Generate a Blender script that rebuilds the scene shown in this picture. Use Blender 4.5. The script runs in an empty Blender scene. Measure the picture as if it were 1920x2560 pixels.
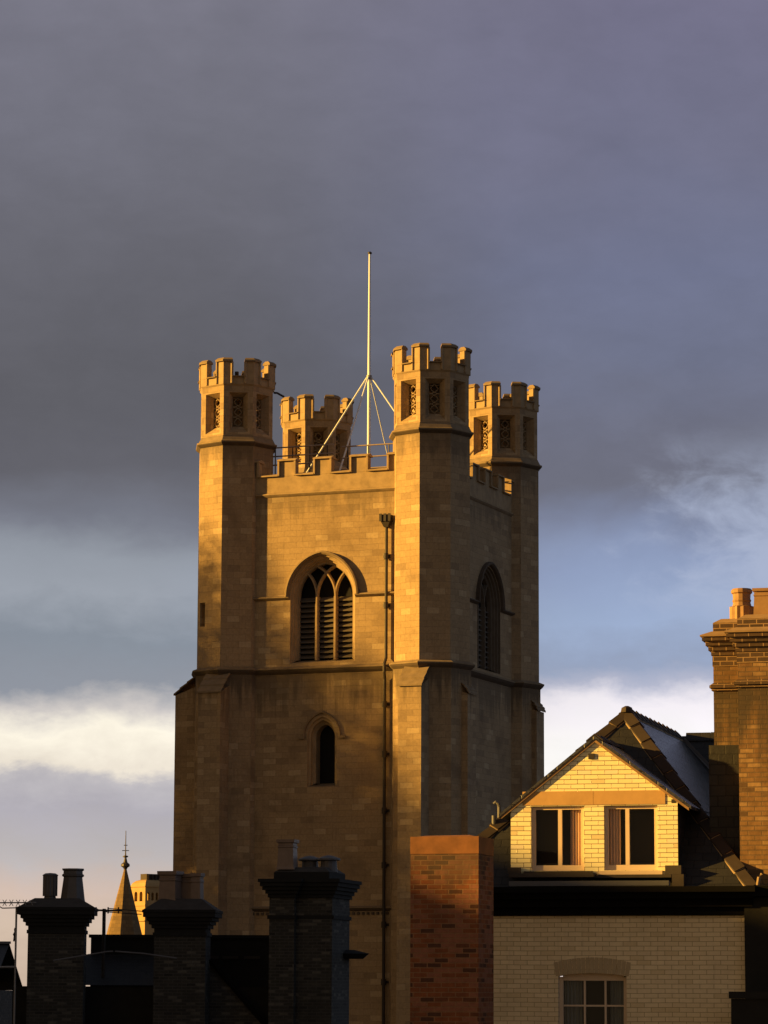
import bpy, math, random
from math import sin, cos, tan, atan2, sqrt, pi, radians, asin
from mathutils import Vector, Matrix
from mathutils.geometry import tessellate_polygon

random.seed(7)
scene = bpy.context.scene
COL = scene.collection

# ---------------------------------------------------------------- camera
GZ = -9.0                       # ground level; the camera lens is z = 0
cam_d = bpy.data.cameras.new("camera")
cam_d.sensor_fit = 'VERTICAL'
cam_d.sensor_height = 36.0
cam_d.sensor_width = 27.0
cam_d.lens = 8000.4 / 2560 * 36.0
cam_d.clip_start = 0.5
cam_d.clip_end = 5000
cam = bpy.data.objects.new("camera", cam_d)
COL.objects.link(cam)
cam.matrix_world = Matrix.Rotation(pi / 2 + radians(8.645), 4, 'X') @ Matrix.Rotation(radians(0.238), 4, 'Z')
scene.camera = cam

# ---------------------------------------------------------------- exposure
scene.view_settings.view_transform = 'Standard'
scene.view_settings.look = 'None'
scene.view_settings.gamma = 1.0
EXPOSURE = 1.6
scene.view_settings.exposure = EXPOSURE
EXPF = 2.0 ** -EXPOSURE

# ---------------------------------------------------------------- sun
SUN_PHI = radians(87.5)         # from the viewer's side (-Y) towards the left (-X)
SUN_EL = radians(12.0)
sdir = Vector((-sin(SUN_PHI) * cos(SUN_EL), -cos(SUN_PHI) * cos(SUN_EL), sin(SUN_EL)))
sun_d = bpy.data.lights.new("sun", 'SUN')
sun_d.energy = 5.0
sun_d.angle = radians(0.7)
sun_d.color = (1.0, 0.56, 0.115)
sun = bpy.data.objects.new("sun", sun_d)
COL.objects.link(sun)
sun.rotation_mode = 'QUATERNION'
sun.rotation_quaternion = sdir.to_track_quat('Z', 'Y')


def lin(c):
    out = []
    for v in c[:3]:
        v = v / 255.0
        out.append(v / 12.92 if v <= 0.04045 else ((v + 0.055) / 1.055) ** 2.4)
    return tuple(out)


# ---------------------------------------------------------------- node helper
class NT:
    def __init__(self, tree):
        self.t = tree
        self.n = tree.nodes
        self.l = tree.links

    def new(self, kind, **kw):
        n = self.n.new(kind)
        for k, v in kw.items():
            setattr(n, k, v)
        return n

    def link(self, a, b):
        self.l.new(a, b)

    def put(self, sock, v):
        if isinstance(v, (int, float)):
            sock.default_value = v
        elif isinstance(v, (tuple, list)):
            sock.default_value = tuple(v) if len(v) == len(sock.default_value) else tuple(v) + (1.0,)
        else:
            self.link(v, sock)

    def math(self, op, a, b=0.0, c=0.0, clamp=False):
        n = self.new('ShaderNodeMath', operation=op)
        n.use_clamp = clamp
        self.put(n.inputs[0], a)
        self.put(n.inputs[1], b)
        self.put(n.inputs[2], c)
        return n.outputs[0]

    def mix(self, fac, a, b, blend='MIX'):
        n = self.new('ShaderNodeMix', data_type='RGBA', blend_type=blend)
        n.clamp_factor = True
        self.put(n.inputs[0], fac)
        self.put(n.inputs[6], a)
        self.put(n.inputs[7], b)
        return n.outputs[2]

    def smooth(self, v, lo, hi, a=0.0, b=1.0):
        n = self.new('ShaderNodeMapRange', interpolation_type='SMOOTHSTEP')
        self.put(n.inputs[0], v)
        n.inputs[1].default_value = lo
        n.inputs[2].default_value = hi
        n.inputs[3].default_value = a
        n.inputs[4].default_value = b
        return n.outputs[0]

    def noise(self, vec, scale, detail=4.0, rough=0.55, dist=0.0, dims='3D'):
        n = self.new('ShaderNodeTexNoise', noise_dimensions=dims)
        self.put(n.inputs['Vector'], vec)
        n.inputs['Scale'].default_value = scale
        n.inputs['Detail'].default_value = detail
        n.inputs['Roughness'].default_value = rough
        n.inputs['Distortion'].default_value = dist
        return n.outputs['Fac']

    def comb(self, x, y, z=0.0):
        n = self.new('ShaderNodeCombineXYZ')
        self.put(n.inputs[0], x)
        self.put(n.inputs[1], y)
        self.put(n.inputs[2], z)
        return n.outputs[0]

    def scale(self, vec, s):
        n = self.new('ShaderNodeVectorMath', operation='MULTIPLY')
        self.put(n.inputs[0], vec)
        n.inputs[1].default_value = s
        return n.outputs[0]

    def ramp(self, v, stops, interp='EASE'):
        n = self.new('ShaderNodeValToRGB')
        cr = n.color_ramp
        cr.interpolation = interp
        while len(cr.elements) < len(stops):
            cr.elements.new(0.5)
        for e, (p, c) in zip(cr.elements, stops):
            e.position = p
            e.color = tuple(c) + (1.0,)
        self.put(n.inputs[0], v)
        return n.outputs[0]


# ---------------------------------------------------------------- world: stormy evening sky
world = bpy.data.worlds.new("World")
scene.world = world
world.use_nodes = True
world.node_tree.nodes.clear()
W = NT(world.node_tree)
tc = W.new('ShaderNodeTexCoord')
sep = W.new('ShaderNodeSeparateXYZ')
W.link(tc.outputs['Generated'], sep.inputs[0])
dx, dy, dz = sep.outputs
AZ = W.math('MULTIPLY', W.math('ARCTAN2', dx, dy), 57.29578)
EL = W.math('MULTIPLY', W.math('ARCSINE', dz), 57.29578)
cv = W.comb(W.math('MULTIPLY', AZ, 0.30), W.math('MULTIPLY', EL, 0.62), 3.1)
n1 = W.noise(cv, 0.55, 5, 0.52, 0.35)
n2 = W.noise(cv, 2.3, 7, 0.6, 0.25)
n3 = W.noise(W.comb(W.math('MULTIPLY', AZ, 0.35), W.math('MULTIPLY', EL, 0.5), 9.0), 0.42, 3, 0.5, 0.5)
warp = W.math('ADD', W.math('MULTIPLY', W.math('SUBTRACT', n1, 0.5), W.smooth(EL, 5.0, 9.0, 0.5, 2.0)),
              W.math('MULTIPLY', W.math('SUBTRACT', n2, 0.5), 0.8))
# the edges of the banks are ragged low down, the high cloud is smooth
n4 = W.noise(W.comb(W.math('MULTIPLY', AZ, 0.9), W.math('MULTIPLY', EL, 1.5), 5.5), 0.9, 7, 0.62, 0.3)
warp = W.math('ADD', warp, W.math('MULTIPLY', W.math('MULTIPLY', W.math('SUBTRACT', n4, 0.5), 0.7), W.smooth(EL, 11.0, 5.0)))
ELW = W.math('ADD', EL, warp)
tpos = W.math('DIVIDE', ELW, 30.0, clamp=True)
left_st = [(0.0, (196, 172, 152)), (1.2, (214, 192, 172)), (1.9, (212, 190, 176)), (2.5, (190, 184, 184)),
           (3.3, (180, 176, 184)), (3.85, (192, 188, 192)), (4.1, (240, 230, 214)), (4.7, (254, 246, 228)), (5.05, (206, 200, 196)),
           (5.5, (142, 147, 157)), (6.3, (134, 142, 153)), (7.2, (154, 160, 170)), (7.9, (146, 152, 162)),
           (8.5, (118, 121, 133)), (9.3, (101, 101, 109)), (11.0, (97, 97, 104)), (13.0, (104, 104, 113)),
           (15.5, (114, 114, 126)), (18.0, (121, 120, 134)), (30.0, (124, 126, 140))]
right_st = [(0.0, (214, 198, 190)), (2.0, (240, 232, 228)), (3.0, (255, 250, 244)), (4.3, (255, 253, 252)),
            (5.2, (246, 240, 246)), (5.6, (180, 184, 204)), (6.0, (150, 163, 190)), (6.8, (154, 171, 202)),
            (7.7, (140, 154, 186)), (8.5, (124, 132, 157)), (9.1, (110, 112, 127)), (9.8, (109, 111, 127)),
            (11.5, (112, 117, 140)), (13.0, (113, 118, 144)), (15.0, (114, 115, 138)), (18.0, (116, 114, 138)),
            (30.0, (122, 126, 146))]
cl = W.ramp(tpos, [(e / 30.0, lin(c)) for e, c in left_st], 'LINEAR')
cr_ = W.ramp(tpos, [(e / 30.0, lin(c)) for e, c in right_st], 'LINEAR')
side = W.smooth(W.math('ADD', AZ, W.math('MULTIPLY', W.math('SUBTRACT', n3, 0.5), 5.0)), -4.0, 5.0)
view_sky = W.mix(side, cl, cr_)
# a paler ragged bank climbing at the right
bank = W.math('ADD', W.math('MULTIPLY', W.math('SUBTRACT', AZ, 5.4), 0.55), W.math('MULTIPLY', W.math('SUBTRACT', n4, 0.5), 3.2))
bank = W.math('MULTIPLY', W.smooth(bank, -0.5, 1.0), W.math('MULTIPLY', W.smooth(EL, 6.2, 7.6), W.smooth(EL, 10.4, 8.6)))
view_sky = W.mix(W.math('MULTIPLY', bank, 0.75), view_sky, lin((172, 182, 206)))
mod = W.math('ADD', 0.87, W.math('MULTIPLY', n3, 0.26))
mod = W.math('MULTIPLY', mod, W.math('ADD', 0.84, W.math('MULTIPLY', W.math('ADD', n2, n4), 0.16)))
view_sky = W.mix(1.0, view_sky, W.comb(mod, mod, mod), 'MULTIPLY')
# the rest of the dome: blue-grey cloud, warm towards the low sun and behind the viewer
sky = W.new('ShaderNodeTexSky', sky_type='NISHITA')
sky.sun_disc = False
sky.sun_elevation = SUN_EL
sky.sun_rotation = SUN_PHI + pi
sky.air_density = 1.4
sky.dust_density = 2.5
gen = W.mix(0.35, lin((126, 132, 150)), W.scale(sky.outputs[0], (0.06, 0.06, 0.06)))
glow = W.math('ADD', W.math('MULTIPLY', dx, -0.78), W.math('MULTIPLY', dy, -0.62))
glow = W.math('MULTIPLY', W.smooth(glow, 0.1, 1.0), W.smooth(EL, 62.0, 4.0))
east = W.math('MULTIPLY', W.smooth(dx, 0.15, 0.8), W.smooth(EL, 55.0, 15.0))
gen = W.mix(W.math('MULTIPLY', east, 0.8), gen, (0.50, 0.62, 0.86))
gen = W.mix(glow, gen, (0.95, 0.62, 0.32))
patch = W.noise(tc.outputs['Generated'], 3.2, 4, 0.6)
pm = W.math('MULTIPLY', W.math('ADD', 0.55, W.math('MULTIPLY', patch, 0.9)), 0.50)
gen = W.mix(1.0, gen, W.comb(pm, pm, pm), 'MULTIPLY')
away = W.math('MAXIMUM', W.smooth(W.math('ABSOLUTE', AZ), 14.0, 40.0), W.smooth(EL, 24.0, 40.0))
allsky = W.mix(away, view_sky, gen)
allsky = W.mix(W.smooth(EL, -0.5, -3.0), allsky, (0.02, 0.017, 0.014))
bg = W.new('ShaderNodeBackground')
W.link(allsky, bg.inputs[0])
bg.inputs[1].default_value = EXPF
wo = W.new('ShaderNodeOutputWorld')
W.link(bg.outputs[0], wo.inputs[0])


# ---------------------------------------------------------------- materials
def mat(name):
    m = bpy.data.materials.new(name)
    m.use_nodes = True
    m.node_tree.nodes.clear()
    N = NT(m.node_tree)
    b = N.new('ShaderNodeBsdfPrincipled')
    o = N.new('ShaderNodeOutputMaterial')
    N.link(b.outputs[0], o.inputs[0])
    return m, N, b


def plain(name, col, rough=0.8, vary=0.25, scale=6.0, spec=0.3, metal=0.0, bump=0.0):
    m, N, b = mat(name)
    t = N.new('ShaderNodeTexCoord')
    n = N.noise(t.outputs['Object'], scale, 5, 0.6)
    k = N.math('ADD', 1.0 - vary, N.math('MULTIPLY', n, 2 * vary))
    N.put(b.inputs['Base Color'], N.mix(1.0, col, N.comb(k, k, k), 'MULTIPLY'))
    b.inputs['Roughness'].default_value = rough
    b.inputs['Specular IOR Level'].default_value = spec
    b.inputs['Metallic'].default_value = metal
    if bump:
        bp = N.new('ShaderNodeBump')
        bp.inputs['Distance'].default_value = bump
        bp.inputs['Strength'].default_value = 0.6
        N.link(n, bp.inputs['Height'])
        N.link(bp.outputs[0], b.inputs['Normal'])
    return m


def masonry(name, c1, c2, c3, mortar, bw, rh, ms, rough=0.85, spec=0.25, stain=0.3, stain_col=(0.06, 0.045, 0.03),
            bump=0.012, odd=None, odd_amt=0.12, squash=1.0, sfreq=2, streak=0.0, grain=0.25, soot=()):
    """coursed stone or brick laid out in metres on the UV map"""
    m, N, b = mat(name)
    uv = N.new('ShaderNodeUVMap')
    geo = N.new('ShaderNodeTexCoord')
    ob = geo.outputs['Object']
    wob = N.noise(uv.outputs[0], 1.3, 3, 0.5)
    wv = N.math('MULTIPLY', N.math('SUBTRACT', wob, 0.5), rh * 0.22)
    vadd = N.new('ShaderNodeVectorMath', operation='ADD')
    N.link(uv.outputs[0], vadd.inputs[0])
    N.link(N.comb(wv, wv, 0.0), vadd.inputs[1])

    def brick(a, bcol, mo, seed):
        t = N.new('ShaderNodeTexBrick')
        t.offset = 0.5
        t.squash = squash
        t.squash_frequency = sfreq
        N.link(vadd.outputs[0], t.inputs['Vector'])
        t.inputs['Color1'].default_value = tuple(a) + (1,)
        t.inputs['Color2'].default_value = tuple(bcol) + (1,)
        t.inputs['Mortar'].default_value = tuple(mo) + (1,)
        t.inputs['Scale'].default_value = 1.0
        t.inputs['Mortar Size'].default_value = ms
        t.inputs['Mortar Smooth'].default_value = 0.3
        t.inputs['Bias'].default_value = seed
        t.inputs['Brick Width'].default_value = bw
        t.inputs['Row Height'].default_value = rh
        return t
    t1 = brick(c1, c2, mortar, 0.0)
    col = t1.outputs['Color']
    # a few odd blocks: same layout, threshold on its own random tint
    t2 = brick((0, 0, 0), (1, 1, 1), (0.5, 0.5, 0.5), 0.0)
    rnd = N.new('ShaderNodeSeparateColor')
    N.link(t2.outputs['Color'], rnd.inputs[0])
    hi = N.smooth(rnd.outputs[0], 1.0 - odd_amt - 0.03, 1.0 - odd_amt + 0.03)
    notm = N.math('SUBTRACT', 1.0, t1.outputs['Fac'])
    if odd:
        col = N.mix(N.math('MULTIPLY', hi, notm), col, odd)
    lo = N.math('MULTIPLY', N.smooth(rnd.outputs[0], odd_amt, odd_amt * 0.4), notm)
    col = N.mix(N.math('MULTIPLY', lo, 0.75), col, c3)
    g = N.noise(ob, 9.0, 6, 0.65)
    big = N.noise(ob, 0.55, 4, 0.6, 0.3)
    k = N.math('ADD', 1.0 - grain, N.math('MULTIPLY', g, 2 * grain))
    col = N.mix(1.0, col, N.comb(k, k, k), 'MULTIPLY')
    st = N.math('MULTIPLY', N.smooth(big, 0.48, 0.72), stain)
    col = N.mix(st, col, stain_col)
    if streak:
        sv = N.noise(N.scale(uv.outputs[0], (5.0, 0.35, 1.0)), 1.0, 4, 0.6)
        col = N.mix(N.math('MULTIPLY', N.smooth(sv, 0.58, 0.75), streak), col, stain_col)
    if soot:
        # soot and rain streaks that have run down from the string courses
        sp_ = N.new('ShaderNodeSeparateXYZ')
        N.link(ob, sp_.inputs[0])
        zz = sp_.outputs[2]
        sn = N.noise(N.scale(ob, (2.6, 2.6, 0.22)), 1.0, 5, 0.65)
        for z0, z1, amt in soot:
            dpt = N.math('DIVIDE', N.math('SUBTRACT', z1, zz), z1 - z0)
            run = N.math('SUBTRACT', N.math('MULTIPLY', sn, 1.9), N.math('ADD', 0.42, N.math('MULTIPLY', dpt, 0.75)))
            mk = N.math('MULTIPLY', N.smooth(run, -0.05, 0.45), N.math('LESS_THAN', zz, z1))
            mk = N.math('MULTIPLY', mk, N.smooth(dpt, 1.25, 0.7))
            col = N.mix(N.math('MULTIPLY', mk, amt), col, (0.045, 0.036, 0.027))
    N.put(b.inputs['Base Color'], col)
    b.inputs['Roughness'].default_value = rough
    b.inputs['Specular IOR Level'].default_value = spec
    if bump:
        h = N.math('ADD', N.math('MULTIPLY', notm, 1.0), N.math('MULTIPLY', g, 0.7))
        h = N.math('ADD', h, N.math('MULTIPLY', rnd.outputs[0], 0.35))
        bp = N.new('ShaderNodeBump')
        bp.inputs['Distance'].default_value = bump
        bp.inputs['Strength'].default_value = 0.55
        N.link(h, bp.inputs['Height'])
        N.link(bp.outputs[0], b.inputs['Normal'])
    return m


M = {}
M['ashlar'] = masonry('ashlar_limestone', (0.335, 0.238, 0.131), (0.28, 0.197, 0.108), (0.215, 0.15, 0.086), (0.235, 0.165, 0.093),
                      0.64, 0.275, 0.008, odd=(0.385, 0.285, 0.165), odd_amt=0.09, stain=0.6, stain_col=(0.16, 0.108, 0.062), bump=0.010, streak=0.3, grain=0.36, soot=((12.6, 15.05, 0.5), (21.9, 23.55, 0.35)))
M['ashlar_small'] = masonry('ashlar_turret', (0.335, 0.238, 0.131), (0.28, 0.197, 0.108), (0.215, 0.15, 0.086), (0.235, 0.165, 0.093),
                            0.58, 0.30, 0.008, odd=(0.385, 0.285, 0.165), odd_amt=0.09, stain=0.6, stain_col=(0.16, 0.108, 0.062), bump=0.012, streak=0.3, grain=0.36, soot=((13.0, 15.0, 0.7), (24.3, 25.95, 0.45)))
M['dressed'] = plain('dressed_limestone', (0.295, 0.212, 0.118), 0.85, 0.5, 2.6)
M['weathered'] = plain('weathered_limestone', (0.20, 0.145, 0.085), 0.9, 0.5, 3.0)
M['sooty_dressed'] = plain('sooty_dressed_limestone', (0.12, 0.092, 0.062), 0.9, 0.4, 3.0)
M['string'] = plain('sooty_shaded_limestone', (0.09, 0.066, 0.045), 0.9, 0.4, 3.0)  # soot, with the shade under string courses worked into the tone
M['dark'] = plain('dark_interior', (0.006, 0.006, 0.007), 0.9, 0.1)
M['louvre'] = plain('slate_louvre', (0.085, 0.07, 0.055), 0.8, 0.3, 3.0)
M['iron'] = plain('painted_iron', (0.035, 0.028, 0.022), 0.55, 0.3, 4.0)
M['rail'] = plain('galvanised_rail', (0.30, 0.24, 0.20), 0.5, 0.2, 4.0, metal=0.2)
M['white'] = plain('white_paint', (0.62, 0.67, 0.74), 0.45, 0.08, 3.0)
M['lead'] = plain('lead_sheet', (0.10, 0.10, 0.105), 0.6, 0.25, 2.0)
M['glazed'] = masonry('glazed_white_brick', (0.86, 0.79, 0.46), (0.79, 0.71, 0.40), (0.62, 0.50, 0.27), (0.15, 0.095, 0.045),
                      0.225, 0.075, 0.0050, rough=0.22, spec=0.5, stain=0.12, stain_col=(0.42, 0.31, 0.17), bump=0.003,
                      odd=(0.80, 0.72, 0.50), odd_amt=0.08, grain=0.05, squash=1.0, streak=0.12)
M['white_brick'] = masonry('pale_gault_brick', (0.80, 0.66, 0.41), (0.72, 0.58, 0.35), (0.70, 0.56, 0.33), (0.38, 0.28, 0.14),
                           0.225, 0.075, 0.005, rough=0.5, spec=0.3, stain=0.3, stain_col=(0.30, 0.23, 0.14), bump=0.004,
                           odd=(0.68, 0.54, 0.31), odd_amt=0.06, grain=0.14, streak=0.4)
M['arch_brick'] = plain('rubbed_arch_brick', (0.43, 0.33, 0.19), 0.6, 0.2, 9.0)
M['red_brick'] = masonry('red_brick', (0.25, 0.078, 0.026), (0.12, 0.042, 0.021), (0.020, 0.016, 0.015), (0.22, 0.115, 0.058),
                         0.225, 0.075, 0.009, stain=0.6, stain_col=(0.055, 0.032, 0.024), bump=0.012, odd=(0.22, 0.088, 0.05), odd_amt=0.32, grain=0.5, soot=((1.5, 2.22, 0.6),))
M['red_band'] = plain('red_terracotta_band', (0.19, 0.078, 0.028), 0.8, 0.75, 3.2)
M['brown_brick'] = masonry('brown_stock_brick', (0.235, 0.132, 0.052), (0.165, 0.088, 0.037), (0.07, 0.042, 0.024), (0.13, 0.083, 0.044),
                           0.225, 0.078, 0.009, stain=0.6, stain_col=(0.075, 0.045, 0.022), bump=0.012, odd=(0.28, 0.17, 0.075), odd_amt=0.16, grain=0.6, soot=((3.0, 5.0, 0.8),))
M['cap_brick'] = masonry('smoked_cap_brick', (0.085, 0.05, 0.03), (0.06, 0.036, 0.022), (0.035, 0.024, 0.017), (0.26, 0.165, 0.085),
                         0.225, 0.078, 0.009, stain=0.3, bump=0.012, grain=0.35)
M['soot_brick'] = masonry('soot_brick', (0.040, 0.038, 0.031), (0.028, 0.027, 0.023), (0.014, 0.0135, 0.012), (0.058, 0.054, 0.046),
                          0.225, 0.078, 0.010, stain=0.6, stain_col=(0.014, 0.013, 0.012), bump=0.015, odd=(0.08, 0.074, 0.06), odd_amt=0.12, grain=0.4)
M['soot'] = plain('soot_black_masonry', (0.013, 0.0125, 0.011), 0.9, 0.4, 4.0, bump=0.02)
M['mortar'] = plain('lime_flaunching', (0.27, 0.175, 0.09), 0.9, 0.4, 5.0)
M['flaunch_dark'] = plain('sooty_flaunching', (0.042, 0.036, 0.031), 0.9, 0.45, 5.0, bump=0.015)
M['pot'] = plain('buff_clay_pot', (0.27, 0.16, 0.075), 0.7, 0.45, 5.0)
M['pot_brown'] = plain('brown_clay_pot', (0.17, 0.115, 0.085), 0.5, 0.35, 5.0, spec=0.5)
M['pot_dark'] = plain('smoked_clay_pot', (0.075, 0.066, 0.06), 0.55, 0.35, 5.0, spec=0.5)
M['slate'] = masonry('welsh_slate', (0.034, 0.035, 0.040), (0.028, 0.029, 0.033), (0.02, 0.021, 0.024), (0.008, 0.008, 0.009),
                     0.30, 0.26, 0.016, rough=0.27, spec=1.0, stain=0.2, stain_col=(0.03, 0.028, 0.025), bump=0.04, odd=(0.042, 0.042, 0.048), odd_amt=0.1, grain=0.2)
M['old_shaded_slate'] = masonry('sooty_shaded_slate', (0.022, 0.022, 0.022), (0.017, 0.017, 0.017), (0.012, 0.012, 0.012), (0.006, 0.006, 0.006),
                         0.26, 0.17, 0.008, rough=0.6, spec=0.3, stain=0.3, bump=0.02, grain=0.3)  # also used on the house's front slope, where its dark tone stands for shade
M['hip_tile'] = plain('clay_hip_tile', (0.030, 0.020, 0.014), 0.75, 0.35, 6.0, bump=0.006)
M['bedding'] = plain('bedding_mortar', (0.24, 0.17, 0.10), 0.9, 0.2, 6.0)
M['cornice'] = plain('black_painted_cornice', (0.008, 0.0075, 0.007), 0.95, 0.3, 4.0, spec=0.03)
M['lintel'] = plain('sandstone_lintel', (0.46, 0.28, 0.11), 0.85, 0.22, 4.0, bump=0.006)
M['ledge'] = plain('stained_cement_ledge', (0.05, 0.04, 0.032), 0.9, 0.4, 4.0)
M['curtain'] = plain('lined_curtain', (0.62, 0.40, 0.28), 0.9, 0.15, 5.0)
M['net'] = plain('grey_curtain', (0.16, 0.17, 0.165), 0.9, 0.15, 5.0)
M['frame'] = plain('cream_window_paint', (0.62, 0.48, 0.34), 0.5, 0.12, 5.0)
M['asphalt'] = plain('asphalt', (0.05, 0.05, 0.05), 0.95, 0.2, 0.6)
M['spire'] = masonry('spire_stone', (0.19, 0.125, 0.055), (0.13, 0.085, 0.04), (0.09, 0.06, 0.03), (0.10, 0.068, 0.035), 0.5, 0.35, 0.02, bump=0.0)
M['golden'] = plain('golden_stone', (0.33, 0.215, 0.09), 0.85, 0.35, 0.9)
M['steel'] = plain('dull_aluminium', (0.22, 0.21, 0.20), 0.5, 0.2, 4.0, metal=0.3)

gm, N, b = mat('window_glass')
b.inputs['Base Color'].default_value = (0.004, 0.004, 0.005, 1)
b.inputs['Roughness'].default_value = 0.06
b.inputs['Specular IOR Level'].default_value = 0.35
M['glass'] = gm


# ---------------------------------------------------------------- mesh builder
class MB:
    def __init__(self):
        self.v, self.f, self.m = [], [], []
        self.slot = 0

    def add(self, vs, fs):
        o = len(self.v)
        self.v += [tuple(p) for p in vs]
        for q in fs:
            self.f.append([o + i for i in q])
            self.m.append(self.slot)

    def poly(self, pts):
        self.add(pts, [list(range(len(pts)))])

    def box(self, x0, x1, y0, y1, z0, z1):
        self.prism([(x0, y0), (x1, y0), (x1, y1), (x0, y1)], z0, z1)

    def prism(self, poly, z0, z1, top=None, cap=True):
        n = len(poly)
        top = top or poly
        z1s = z1 if isinstance(z1, (list, tuple)) else [z1] * n
        vs = [(p[0], p[1], z0) for p in poly] + [(p[0], p[1], z1s[i]) for i, p in enumerate(top)]
        fs = [[i, (i + 1) % n, n + (i + 1) % n, n + i] for i in range(n)]
        if cap:
            fs += [list(range(n))[::-1], list(range(n, 2 * n))]
        self.add(vs, fs)

    def lathe(self, prof, n, cx=0.0, cy=0.0, a0=0.0, cap=True, sx=1.0, sy=1.0):
        o = len(self.v)
        for (z, r) in prof:
            for k in range(n):
                a = a0 + 2 * pi * k / n
                self.v.append((cx + sx * r * cos(a), cy + sy * r * sin(a), z))
        for i in range(len(prof) - 1):
            for k in range(n):
                k2 = (k + 1) % n
                self.f.append([o + i * n + k, o + i * n + k2, o + (i + 1) * n + k2, o + (i + 1) * n + k])
                self.m.append(self.slot)
        if cap:
            self.f.append([o + k for k in range(n)][::-1]); self.m.append(self.slot)
            t = o + (len(prof) - 1) * n
            self.f.append([t + k for k in range(n)]); self.m.append(self.slot)

    def tube(self, pts, r, n=8, r1=None):
        """round bar along a list of points"""
        pts = [Vector(p) for p in pts]
        o = len(self.v)
        L = len(pts)
        for i, p in enumerate(pts):
            t = (pts[min(i + 1, L - 1)] - pts[max(i - 1, 0)]).normalized()
            ref = Vector((0, 0, 1)) if abs(t.z) < 0.9 else Vector((0, 1, 0))
            a = t.cross(ref).normalized()
            c = a.cross(t)
            rr = r if r1 is None else r + (r1 - r) * i / (L - 1)
            for k in range(n):
                g = 2 * pi * k / n
                self.v.append(tuple(p + a * rr * cos(g) + c * rr * sin(g)))
        for i in range(L - 1):
            for k in range(n):
                k2 = (k + 1) % n
                self.f.append([o + i * n + k, o + (i + 1) * n + k, o + (i + 1) * n + k2, o + i * n + k2])
                self.m.append(self.slot)
        self.f.append([o + k for k in range(n)]); self.m.append(self.slot)
        self.f.append([o + (L - 1) * n + k for k in range(n)][::-1]); self.m.append(self.slot)

    def strip(self, path, fr, w, d0, d1, closed=False):
        """flat bar swept along a 2-D path (u, z) in a frame fr(u, z, depth)"""
        L = len(path)
        rows = []
        for i, (u, z) in enumerate(path):
            a = path[(i - 1) % L] if closed else path[max(i - 1, 0)]
            c = path[(i + 1) % L] if closed else path[min(i + 1, L - 1)]
            tx, tz = c[0] - a[0], c[1] - a[1]
            q = sqrt(tx * tx + tz * tz) or 1.0
            nx, nz = -tz / q, tx / q
            rows.append([(u + nx * w / 2, z + nz * w / 2), (u - nx * w / 2, z - nz * w / 2)])
        vs = []
        for (p, q) in rows:
            vs += [fr(p[0], p[1], d1), fr(p[0] * 0.72 + q[0] * 0.28, p[1] * 0.72 + q[1] * 0.28, d0),
                   fr(p[0] * 0.28 + q[0] * 0.72, p[1] * 0.28 + q[1] * 0.72, d0), fr(q[0], q[1], d1)]
        fs = []
        R = L if closed else L - 1
        for i in range(R):
            j = (i + 1) % L
            for k in range(3):
                fs.append([4 * i + k, 4 * j + k, 4 * j + k + 1, 4 * i + k + 1])
        self.add(vs, fs)

    def holed(self, outer, holes, fr, depth=0.0):
        """flat panel with holes: outer / holes are lists of (u, z)"""
        loops = [[Vector((u, z, 0)) for u, z in lp] for lp in [outer] + holes]
        flat = [p for lp in loops for p in lp]
        tris = tessellate_polygon(loops)
        self.add([fr(p.x, p.y, depth) for p in flat], [list(t) for t in tris])

    def rings(self, loops, fr, closed=False):
        """bridge successive loops, each a (list of (u, z), depth)"""
        n = len(loops[0][0])
        vs = []
        for lp, d in loops:
            vs += [fr(u, z, d) for u, z in lp]
        fs = []
        for i in range(len(loops) - 1):
            for k in range(n if closed else n - 1):
                k2 = (k + 1) % n
                fs.append([i * n + k, i * n + k2, (i + 1) * n + k2, (i + 1) * n + k])
        self.add(vs, fs)

    def build(self, name, mats, parent=None, loc=None, rotz=0.0, link=True):
        me = bpy.data.meshes.new(name)
        me.from_pydata(self.v, [], self.f)
        import bmesh
        bm = bmesh.new()
        bm.from_mesh(me)
        bmesh.ops.recalc_face_normals(bm, faces=bm.faces)
        uvl = bm.loops.layers.uv.new('UVMap')
        ou, ov = random.uniform(0, 5), 0.0
        for f in bm.faces:
            n = f.normal
            if abs(n.z) > 0.93:
                t, u = Vector((1, 0, 0)), Vector((0, 1, 0))
            else:
                t = Vector((-n.y, n.x, 0)).normalized()
                u = n.cross(t)
                if u.z < 0:
                    u = -u
            for lp in f.loops:
                lp[uvl].uv = (lp.vert.co.dot(t) + ou, lp.vert.co.dot(u) + ov + 20.0)
        bm.to_mesh(me)
        bm.free()
        mats = mats if isinstance(mats, (list, tuple)) else [mats]
        for m in mats:
            me.materials.append(M[m])
        if len(mats) > 1:
            for p, k in zip(me.polygons, self.m):
                p.material_index = k
        o = bpy.data.objects.new(name, me)
        COL.objects.link(o)
        if parent:
            o.parent = parent
            if parent.type == 'EMPTY':
                o.location = (0, 0, -parent.location.z)
        if loc is not None:
            o.location = loc
        if rotz:
            o.rotation_euler = (0, 0, rotz)
        return o


def thing(name, label, cat, loc, rotz=0.0, group=None):
    o = bpy.data.objects.new(name, None)
    o.empty_display_size = 0.5
    COL.objects.link(o)
    o.location = loc
    o.rotation_euler = (0, 0, rotz)
    o['label'] = label
    o['category'] = cat
    if group:
        o['group'] = group
    return o


def tag(o, label, cat, group=None):
    o['label'] = label
    o['category'] = cat
    if group:
        o['group'] = group
    return o


def struct(name, mb, m):
    o = mb.build(name, m)
    o['kind'] = 'structure'
    return o


# ---------------------------------------------------------------- ground
g = MB()
g.poly([(-2500, -600, GZ), (2500, -600, GZ), (2500, 3000, GZ), (-2500, 3000, GZ)])
struct('ground', g, 'asphalt')

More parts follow.
